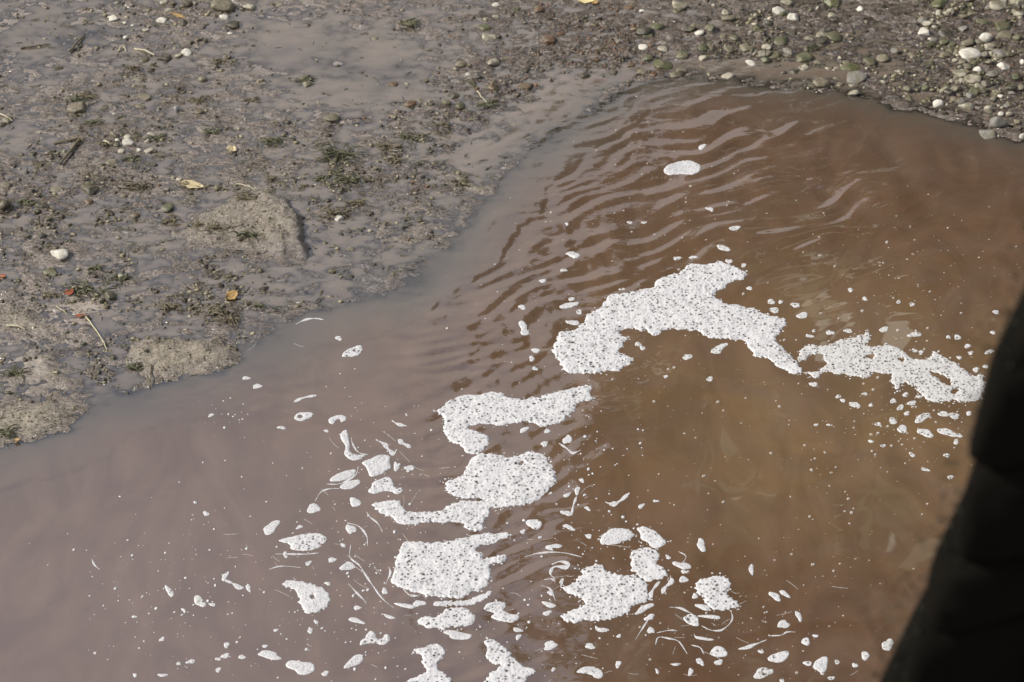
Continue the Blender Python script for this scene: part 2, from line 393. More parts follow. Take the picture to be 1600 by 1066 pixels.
def axis(lo, hi, step, far, grow=1.25):
    a = list(np.arange(lo, hi, step)); st = step
    up = []; v = a[-1]
    while v < far: st *= grow; v += st; up.append(v)
    dn = []; v = a[0]; st = step
    while v > -far: st *= grow; v -= st; dn.append(v)
    return np.array(dn[::-1] + a + up)
def grid_faces(nx, ny):
    i = np.arange(nx - 1); j = np.arange(ny - 1); I, J = np.meshgrid(i, j)
    a = (J * nx + I).ravel(); return np.stack([a, a + 1, a + nx + 1, a + nx], 1)

xs = axis(-2.85, 2.85, .0072, 300); ys = axis(5.7, 10.75, .0088, 600)
ys = ys[ys > -60]
GX, GY = np.meshgrid(xs, ys); shp = GX.shape
H, SD, DRY, GRV, gpx, gpy, _, _ = bank_fields(GX.ravel(), GY.ravel())
RUNS = [(540, 350, 60, 60, .8), (520, 400, 60, 40, .8), (190, 600, 40, 60, .7), (600, 470, 90, 30, .6), (440, 440, 90, 40, .5), (680, 240, 80, 50, .6), (780, 210, 90, 60, .8), (860, 150, 80, 40, .6), (620, 420, 110, 40, .6), (700, 330, 60, 30, .5), (400, 520, 60, 40, .7), (250, 380, 80, 40, .5), (560, 90, 200, 60, .25), (1350, 70, 130, 40, .5), (1450, 150, 60, 20, .6), (460, 310, 40, 40, .5)]
def run_field(px, py, X, Y): return np.clip(sum(a * gauss(px, py, x, y, rx, ry) for x, y, rx, ry, a in RUNS) * (1 + .8 * fbm(X, Y * 1.6, 5, 3, 55)), 0, 1)
def smooth_field(px, py): return np.clip(gauss(px, py, 440, 80, 90, 50) + .8 * gauss(px, py, 590, 130, 110, 70) + .6 * gauss(px, py, 90, 60, 120, 60) + .7 * gauss(px, py, 150, 490, 90, 30) + .6 * gauss(px, py, 40, 580, 60, 40), 0, 1)
run = run_field(gpx, gpy, GX.ravel(), GY.ravel())
smooth = smooth_field(gpx, gpy)
zone = np.stack([np.clip(DRY, 0, 1), np.clip(GRV * 1.3 - .1, 0, 1), smooth], 1)
me = mesh_np('mud_bank', np.stack([GX.ravel(), GY.ravel(), H], 1), grid_faces(len(xs), len(ys)), M_mud, True, {'zone': zone, 'run': run})
link('mud_bank', me, label='wet grey mud bank with sand bars and gravel sloping into the river', kind='structure')
HG = H.reshape(shp)
def ground(x, y):                             # bilinear look-up of the terrain
    i = int(np.clip(np.searchsorted(xs, x) - 1, 0, len(xs) - 2)); j = int(np.clip(np.searchsorted(ys, y) - 1, 0, len(ys) - 2))
    u = (x - xs[i]) / (xs[i + 1] - xs[i]); v = (y - ys[j]) / (ys[j + 1] - ys[j])
    return float((HG[j, i] * (1 - u) + HG[j, i + 1] * u) * (1 - v) + (HG[j + 1, i] * (1 - u) + HG[j + 1, i + 1] * u) * v)
def ground_np(x, y):
    i = np.clip(np.searchsorted(xs, x) - 1, 0, len(xs) - 2); j = np.clip(np.searchsorted(ys, y) - 1, 0, len(ys) - 2)
    u = (x - xs[i]) / (xs[i + 1] - xs[i]); v = (y - ys[j]) / (ys[j + 1] - ys[j])
    return (HG[j, i] * (1 - u) + HG[j, i + 1] * u) * (1 - v) + (HG[j + 1, i] * (1 - u) + HG[j + 1, i + 1] * u) * v

def chop_fields(px, py):
    A = .9 * gauss(px, py, 1250, 290, 330, 120) + .5 * gauss(px, py, 1150, 190, 250, 50)
    B = gauss(px, py, 860, 390, 140, 170) + .9 * gauss(px, py, 720, 600, 90, 140) + .9 * gauss(px, py, 940, 180, 130, 60) + .5 * gauss(px, py, 640, 460, 80, 50) + .75 * gauss(px, py, 740, 900, 150, 190) + .35 * gauss(px, py, 400, 610, 160, 50)
    return A, B
def wave(X, Y):
    px, py = PX(X, Y); A, B = chop_fields(px, py)
    near = (np.abs(X) < 4) & (Y > 4) & (Y < 12)
    A = np.where(near, A, .1); B = np.where(near, B, .1)
    wx = X + .17 * perlin(X * 2.6, Y * 2.6, 60); wy = Y + .13 * perlin(X * 2.6, Y * 2.6, 61)
    a = R(26); u = wx * math.cos(a) + wy * math.sin(a); v = -wx * math.sin(a) + wy * math.cos(a)
    z = A * .0125 * perlin(u * 3.6, v * 13.5, 62) + A * .0014 * perlin(u * 9, v * 24, 63)
    z = z + B * (.0082 * perlin(u * 7, v * 16, 64) + .0017 * perlin(wx * 24, wy * 38, 65))
    C = np.where(near, gauss(px, py, 890, 180, 150, 70) + gauss(px, py, 1050, 235, 70, 40) + .8 * gauss(px, py, 1150, 125, 260, 22) + .6 * gauss(px, py, 620, 470, 70, 30) + .5 * gauss(px, py, 330, 640, 110, 35), 0)
    z = z + .6 * gauss(px, py, 330, 760, 260, 120) * (.0022 * perlin(wx * 3, wy * 7, 70) + .0007 * perlin(wx * 9, wy * 20, 71))
    z = z + C * (.0030 * perlin(wx * 13, wy * 26, 68) + .0012 * perlin(wx * 30, wy * 48, 69))
    z = z + .0028 * perlin(wx * 1.7, wy * 2.6, 66) + .0005 * perlin(u * 4, v * 8, 67)
    return z
wxs = axis(-2.9, 2.9, .0092, 300); wys = axis(5.6, 10.75, .0105, 600); wys = wys[wys > -60]
WX, WY = np.meshgrid(wxs, wys); wx_, wy_ = WX.ravel(), WY.ravel()
WZ = wave(wx_, wy_)
# the sheet of water that runs over the mud: it follows the broad shape of the bank, the relief pokes through
_, wsd, wdry, wgr, wpx, wpy, wbase, wland = bank_fields(wx_, wy_)
wrun = run_field(wpx, wpy, wx_, wy_); wsm = smooth_field(wpx, wpy)
film = wbase - .0002 + .0050 * wrun + .0045 * wsm - .022 * sstep(.25, .9, wdry) - .0045 * np.clip(wgr - .25, 0, 1) + .0050 * fbm(wx_, wy_ * 1.4, 2.6, 3, 111)
_u = wx_ * .97 - wy_ * .24; _v = wx_ * .24 + wy_ * .97
film = film + (1 - .75 * wsm) * (.0020 * perlin(_u * 9, _v * 30, 112) + .0013 * perlin(_u * 20, _v * 52, 113))
film = film * sstep(-.18, .32, wsd)
film = np.where((np.abs(wx_) < 3.4) & (wy_ > 5) & (wy_ < 12) & (wsd > -.25), film, -1.0)
WZ = (WZ + film + np.sqrt((WZ - film) ** 2 + .002 ** 2)) / 2
wd = np.maximum(-ground_np(wx_, wy_) + WZ, 0)
onland = np.where(near if False else wsd > 0, sstep(-.05, .2, wsd), 0)
A_, B_ = chop_fields(wpx, wpy)
near = (np.abs(wx_) < 4) & (wy_ > 4) & (wy_ < 12)
ochre = np.where(near, np.clip(gauss(wpx, wpy, 1290, 640, 430, 250), 0, 1), .5)
me = mesh_np('river_water', np.stack([wx_, wy_, WZ], 1), grid_faces(len(wxs), len(wys)), M_water, True,
             {'depth': wd, 'chop': np.where(near, np.clip(A_ * .5 + B_ + .8 * gauss(wpx, wpy, 890, 180, 160, 80) + .5 * gauss(wpx, wpy, 1150, 125, 260, 30) + .5 * gauss(wpx, wpy, 620, 450, 90, 50) + 1.6 * onland * (1 - .8 * wsm), 0, 1.6), .2), 'ochre': ochre, 'film': onland, 'plume': np.where(near, .85 * np.clip(gauss(wpx, wpy, 150, 950, 480, 330), 0, 1), 0)})
link('river_water', me, label='turbid brown river water with sky reflections', kind='structure')

# ------------------------------------------------------------------ wall in front, tree behind (seen mirrored in the water)
def ico(sub):
    import bmesh
    bm = bmesh.new(); bmesh.ops.create_icosphere(bm, subdivisions=sub, radius=1)
    v = np.array([x.co[:] for x in bm.verts]); bm.verts.index_update(); f = np.array([[x.index for x in q.verts] for q in bm.faces]); bm.free()
    return v, f
ICO = {k: ico(k) for k in (1, 2, 3)}
def rot_m(ax, ay, az):
    cx, sx, cy, sy, cz, sz = math.cos(ax), math.sin(ax), math.cos(ay), math.sin(ay), math.cos(az), math.sin(az)
    return np.array([[cz, -sz, 0], [sz, cz, 0], [0, 0, 1]]) @ np.array([[cy, 0, sy], [0, 1, 0], [-sy, 0, cy]]) @ np.array([[1, 0, 0], [0, cx, -sx], [0, sx, cx]])
def stone_verts(sub, dims, seed, angular=.25, tilt=.3):
    r = np.random.default_rng(seed); v, f = ICO[sub]
    v = v.copy()
    for _ in range(int(4 + 14 * angular)):      # planed facets
        n = r.normal(size=3); n /= np.linalg.norm(n); c = r.uniform(.5, .85)
        d = v @ n; v -= np.outer(np.maximum(d - c, 0) * min(1, angular * 2 + .3), n)
    o = r.uniform(0, 50, 3)
    v *= (1 + .16 * perlin(v[:, 0] * 1.3 + o[0] + v[:, 2] * .7, v[:, 1] * 1.3 + o[1] - v[:, 2] * .9, 3) + .05 * perlin(v[:, 0] * 4 + o[1], v[:, 2] * 4 + v[:, 1] * 3 + o[2], 4))[:, None]
    v /= np.abs(v).max(0)[None]
    v = v * np.array(dims)[None] * .5
    return v @ rot_m(r.uniform(-tilt, tilt), r.uniform(-tilt, tilt), r.uniform(-.5, .5)).T, f

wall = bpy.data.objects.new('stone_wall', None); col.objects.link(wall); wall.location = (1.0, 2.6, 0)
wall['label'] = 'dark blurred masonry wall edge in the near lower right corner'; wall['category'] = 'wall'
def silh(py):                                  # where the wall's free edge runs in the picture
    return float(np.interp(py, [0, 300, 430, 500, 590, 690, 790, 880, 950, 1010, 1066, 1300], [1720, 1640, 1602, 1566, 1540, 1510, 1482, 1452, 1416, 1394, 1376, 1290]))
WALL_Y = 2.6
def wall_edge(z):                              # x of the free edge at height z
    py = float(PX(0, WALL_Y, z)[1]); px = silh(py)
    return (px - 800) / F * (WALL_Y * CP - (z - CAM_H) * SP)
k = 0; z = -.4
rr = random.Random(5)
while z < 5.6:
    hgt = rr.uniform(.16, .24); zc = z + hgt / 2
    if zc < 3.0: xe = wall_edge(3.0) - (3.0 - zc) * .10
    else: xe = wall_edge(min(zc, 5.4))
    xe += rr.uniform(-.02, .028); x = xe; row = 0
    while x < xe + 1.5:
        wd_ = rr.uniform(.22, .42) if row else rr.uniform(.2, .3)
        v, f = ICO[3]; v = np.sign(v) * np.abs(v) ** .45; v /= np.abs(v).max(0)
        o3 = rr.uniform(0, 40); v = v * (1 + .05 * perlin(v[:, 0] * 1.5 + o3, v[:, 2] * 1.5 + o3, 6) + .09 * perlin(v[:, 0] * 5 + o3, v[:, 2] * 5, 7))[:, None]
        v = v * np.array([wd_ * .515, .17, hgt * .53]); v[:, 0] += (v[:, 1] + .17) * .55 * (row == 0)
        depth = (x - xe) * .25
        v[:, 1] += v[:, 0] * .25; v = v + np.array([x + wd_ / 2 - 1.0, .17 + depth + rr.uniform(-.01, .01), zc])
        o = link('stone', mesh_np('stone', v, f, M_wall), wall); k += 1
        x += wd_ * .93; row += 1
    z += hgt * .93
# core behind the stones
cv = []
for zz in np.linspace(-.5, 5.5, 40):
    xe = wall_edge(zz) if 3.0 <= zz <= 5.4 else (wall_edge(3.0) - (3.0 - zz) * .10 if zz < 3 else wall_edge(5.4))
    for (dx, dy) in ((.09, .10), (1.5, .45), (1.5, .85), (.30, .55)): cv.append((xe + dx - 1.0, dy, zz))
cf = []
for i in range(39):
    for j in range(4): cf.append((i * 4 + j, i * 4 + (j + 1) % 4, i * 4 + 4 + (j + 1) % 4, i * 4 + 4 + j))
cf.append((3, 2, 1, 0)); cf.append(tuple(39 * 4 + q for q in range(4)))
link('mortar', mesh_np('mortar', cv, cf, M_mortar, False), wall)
# moss tufts on the free edge
mv, mf = [], []
for i in range(900):
    zz = rr.uniform(3.2, 5.0); x0 = wall_edge(zz) - 1.0 + abs(rr.gauss(0, .05)) + .0; b = np.array([x0 + .005, rr.uniform(.0, .12), zz])
    d = np.array([rr.uniform(-.8, .3), rr.uniform(-.8, .1), rr.uniform(-.2, .6)]) * rr.uniform(.008, .022); s_ = np.array([rr.uniform(-1, 1), rr.uniform(-1, 1), rr.uniform(-1, 1)]) * .003
    n = len(mv); mv += [b - s_, b + s_, b + d + s_ * .5, b + d - s_ * .5]; mf.append((n, n + 1, n + 2, n + 3))
link('moss', mesh_np('moss', mv, mf, M_moss), wall, kind='stuff')

def tube(path, rad, n=6):
    path = np.asarray(path, float); m = len(path); rad = np.broadcast_to(rad, (m,))
    t = np.gradient(path, axis=0); t /= np.linalg.norm(t, axis=1)[:, None] + 1e-9
    ref = np.array([.1, .2, 1.0]) if abs(t[:, 2]).mean() < .8 else np.array([1., .1, .2])
    a = np.cross(t, ref); a /= np.linalg.norm(a, axis=1)[:, None] + 1e-9; b = np.cross(t, a)
    th = np.linspace(0, 2 * np.pi, n, endpoint=False)
    v = path[:, None] + rad[:, None, None] * (np.cos(th)[None, :, None] * a[:, None] + np.sin(th)[None, :, None] * b[:, None])
    f = []
    for i in range(m - 1):
        for j in range(n): f.append((i * n + j, i * n + (j + 1) % n, i * n + n + (j + 1) % n, i * n + n + j))
    return v.reshape(-1, 3), np.array(f)
def join(parts):
    vs, fs, n = [], [], 0
    for v, f in parts: vs.append(v); fs.append(np.asarray(f) + n); n += len(v)
    return np.concatenate(vs), np.concatenate(fs)

TX, TY = 6.3, 16.5; tz = ground(TX, TY)
tree = bpy.data.objects.new('riverside_tree', None); col.objects.link(tree); tree.location = (TX, TY, tz - .1)
tree['label'] = 'tall dark leafy tree beyond the bank, mirrored in the brown right-hand water'; tree['category'] = 'tree'
tp = [tube([(0, 0, 0), (.1, 0, 1.5), (-.1, .1, 4), (.1, 0, 8), (0, .1, 13)], [.42, .34, .28, .2, .08], 10)]
clumps = []
for i in range(92):
    zc = rr.uniform(2.5, 12.8); wid = 5.7 if zc > 6 else 4.0 + (zc - 2.5) * .45
    xc = rr.uniform(-(4.35 + (zc - 6) * .27), wid * .9); yc = rr.uniform(-2, 2); clumps.append((xc, yc, zc, rr.uniform(.9, 1.6)))
for x, y, z, r_ in clumps[:26]:
    z0 = max(1.6, z - 3); tp.append(tube([(0, 0, z0), (x * .5, y * .5, z0 + (z - z0) * .6), (x, y, z)], [.12, .07, .03], 6))
link('trunk', mesh_np('trunk', *join(tp), M_bark), tree)
nl = 36000; ci = RNG.integers(0, len(clumps), nl); C = np.array(clumps)[ci]
dirs = RNG.normal(size=(nl, 3)); dirs /= np.linalg.norm(dirs, axis=1)[:, None]
cen = C[:, :3] + dirs * (C[:, 3] * RNG.uniform(.3, 1, nl) ** .5)[:, None] * np.array([1, 1, .8])
a_ = RNG.normal(size=(nl, 3)); a_ /= np.linalg.norm(a_, axis=1)[:, None]; b_ = np.cross(a_, dirs); b_ /= np.linalg.norm(b_, axis=1)[:, None] + 1e-6
sz = RNG.uniform(.16, .38, nl)[:, None]
lv = np.stack([cen - a_ * sz, cen + b_ * sz * .5, cen + a_ * sz, cen - b_ * sz * .5], 1).reshape(-1, 3)
link('crown', mesh_np('crown', lv, np.arange(nl * 4).reshape(-1, 4), M_leafy, False), tree, kind='stuff')

# ------------------------------------------------------------------ labels by neighbourhood
BANKMARK = [('the lone white stone on the left mud', 94, 397), ('the red leaf', 108, 457), ('the long tan leaf', 305, 290), ('the black pipe stub', 276, 170),
 ('the upper left stone heap', 205, 224), ('the largest white oval pebble', 1516, 85), ('the tan stone in the middle mud', 516, 184), ('the big brown rock on the top edge', 350, 10),
 ('the yellow leaf on the top edge', 918, 3), ('the bright algae pebble', 1327, 106), ('the olive wedge stone', 1037, 101), ('the far right waterline pebble', 1464, 164), ('the paired white stones', 1228, 21)]
WATERMARK = [('the largest foam raft', 1030, 500), ('the arched foam raft', 790, 640), ('the round foam raft', 790, 748), ('the square horned foam raft', 690, 890), ('the star-shaped foam raft', 945, 930),
 ('the lacy foam chain', 1420, 575), ('the comma-shaped foam patch', 480, 932), ('the upper right foam patch', 1067, 263), ('the three-lobed foam patch', 1120, 928), ('the lone left foam patch', 550, 549), ('the bottom foam saddle', 670, 1040)]
def where(px, py, marks):
    nm, mx_, my_ = min(marks, key=lambda m: math.hypot(px - m[1], (py - m[2]) * 1.3))
    dx, dy = px - mx_, (py - my_) * 1.3
    a = math.degrees(math.atan2(-dy, dx)) % 360
    d = ['right of', 'above right of', 'above', 'above left of', 'left of', 'below left of', 'below', 'below right of'][int((a + 22.5) // 45) % 8]
    return nm, d, math.hypot(dx, dy)
ORD = ['nearest', 'second nearest', 'third nearest', 'fourth nearest', 'fifth nearest', 'sixth nearest', 'seventh nearest', 'eighth nearest', 'ninth nearest', 'tenth nearest',
       'eleventh nearest', 'twelfth nearest', 'thirteenth nearest', 'fourteenth nearest', 'fifteenth nearest', 'sixteenth nearest', 'seventeenth nearest', 'eighteenth nearest', 'nineteenth nearest', 'twentieth nearest']
PEND = []                                       # (object, description, px, py, marks)
def flush_labels():
    by = {}
    for o, d, px, py, marks in PEND:
        nm, dr, dist = where(px, py, marks); by.setdefault((d, nm, dr), []).append((dist, o))
    for (d, nm, dr), L in by.items():
        L.sort(key=lambda q: q[0])
        for i, (_, o) in enumerate(L):
            o['label'] = f'{d} {dr} {nm}' if len(L) == 1 else f'{ORD[min(i, 19)]} {d} {dr} {nm}'

# ------------------------------------------------------------------ foam
def foam_mesh(name, polys, holes, mat, tmax, cell, rag, seed):
    W = [wpoly(p, 2) for p in polys]; Hs = [wpoly(p, 2) for p in holes]
    allp = np.concatenate(W); lo = allp.min(0) - 3 * cell - rag; hi = allp.max(0) + 3 * cell + rag
    gx = np.arange(lo[0], hi[0] + cell, cell); gy = np.arange(lo[1], hi[1] + cell, cell)
    X, Y = np.meshgrid(gx, gy)
    x, y = X.ravel(), Y.ravel()
    def sdf(x, y):
        s_ = np.max([poly_sdf(x, y, p) for p in W], 0)
        if Hs: s_ = np.minimum(s_, -np.max([poly_sdf(x, y, p) for p in Hs], 0))
        return s_ + rag * (.55 + .9 * perlin(x * 30, y * 30, seed) - 2.2 * np.abs(perlin(x * 42, y * 42, seed + 1)) - .5 * np.abs(perlin(x * 95, y * 95, seed + 2)))
    s_ = sdf(x, y); S2 = s_.reshape(X.shape)
    gyy, gxx = np.gradient(S2, cell); gn = np.sqrt(gxx ** 2 + gyy ** 2) + 1e-6
    inside = S2 > 0
    quad = inside[:-1, :-1] | inside[1:, :-1] | inside[:-1, 1:] | inside[1:, 1:]
    used = np.zeros(X.shape, bool)
    for a, b in ((0, 0), (1, 0), (0, 1), (1, 1)): used[a:quad.shape[0] + a, b:quad.shape[1] + b] |= quad
    mv = used & ~inside                          # pull the outer ring of corners back to the outline
    st = np.clip(-S2 / gn, 0, 1.6 * cell)
    Xn = np.where(mv, X + gxx / gn * st, X); Yn = np.where(mv, Y + gyy / gn * st, Y)
    D = np.where(mv, 0, np.maximum(S2, 0))
    edge = tmax * .5
    t = tmax * .62 * (1 - np.exp(-D / edge)) * (.75 + .5 * fbm(X, Y, 20, 2, seed + 3) + .25 * perlin(X * 120, Y * 120, seed + 4))
    Z = wave(Xn.ravel(), Yn.ravel()).reshape(X.shape) + .0006 + t
    idx = -np.ones(X.shape, int); idx[used] = np.arange(used.sum())
    V = np.stack([Xn[used], Yn[used], Z[used]], 1)
    f = np.stack([idx[:-1, :-1][quad], idx[:-1, 1:][quad], idx[1:, 1:][quad], idx[1:, :-1][quad]], 1)
    # closed underside so the raft has body
    c = V.mean(0); c[2] = float(np.mean(V[:, 2] * 0) + wave(np.array([c[0]]), np.array([c[1]]))[0])
    return mesh_np(name, V - c, f, mat, True, {'rim': np.exp(-D[used] / .006) * (1.0 if tmax > .0035 else .0)}), c
def ell(cx, cy, w_, h_, ang=0, n=14, seed=0, wob=.12):
    r = np.random.default_rng(seed + 77); ph = r.uniform(0, 6.28, 3)
    a = np.linspace(0, 2 * np.pi, n, endpoint=False); k = 1 + wob * np.sin(2 * a + ph[0]) + wob * .8 * np.sin(3 * a + ph[1]) + wob * .4 * np.sin(5 * a + ph[2])
    x = np.cos(a) * w_ * .54 * k; y = np.sin(a) * h_ * .54 * k; c, s_ = math.cos(R(ang)), math.sin(R(ang))
    return np.stack([cx + x * c - y * s_, cy + x * s_ + y * c], 1)
def ribbon(pts, wid):                           # tapered filament outline in picture pixels
    p = np.asarray(pts, float)
    q = [p[0]]
    t = np.linspace(0, len(p) - 1, len(p) * 6); k = np.arange(len(p))
    # smooth by Catmull-Rom
    def cr(c):
        pad = np.concatenate([[2 * c[0] - c[1]], c, [2 * c[-1] - c[-2]]]); out = []
        for u in t:
            i = min(int(u), len(c) - 2); f = u - i; a, b, d, e = pad[i:i + 4]
            out.append(.5 * (2 * b + (d - a) * f + (2 * a - 5 * b + 4 * d - e) * f * f + (3 * b - a - 3 * d + e) * f ** 3))
        return np.array(out)
    X, Y = cr(p[:, 0]), cr(p[:, 1]); tx, ty = np.gradient(X), np.gradient(Y); L = np.hypot(tx, ty) + 1e-6
    w_ = wid * .5 * (np.sin(np.linspace(.12, 3.02, len(t))) ** .7) * (1 + .5 * np.sin(t * 4.1 + p[0, 0]))
    w_ = np.maximum(w_, .35)
    a = np.stack([X - ty / L * w_, Y + tx / L * w_], 1); b = np.stack([X + ty / L * w_, Y - tx / L * w_], 1)
    return np.concatenate([a, b[::-1]])

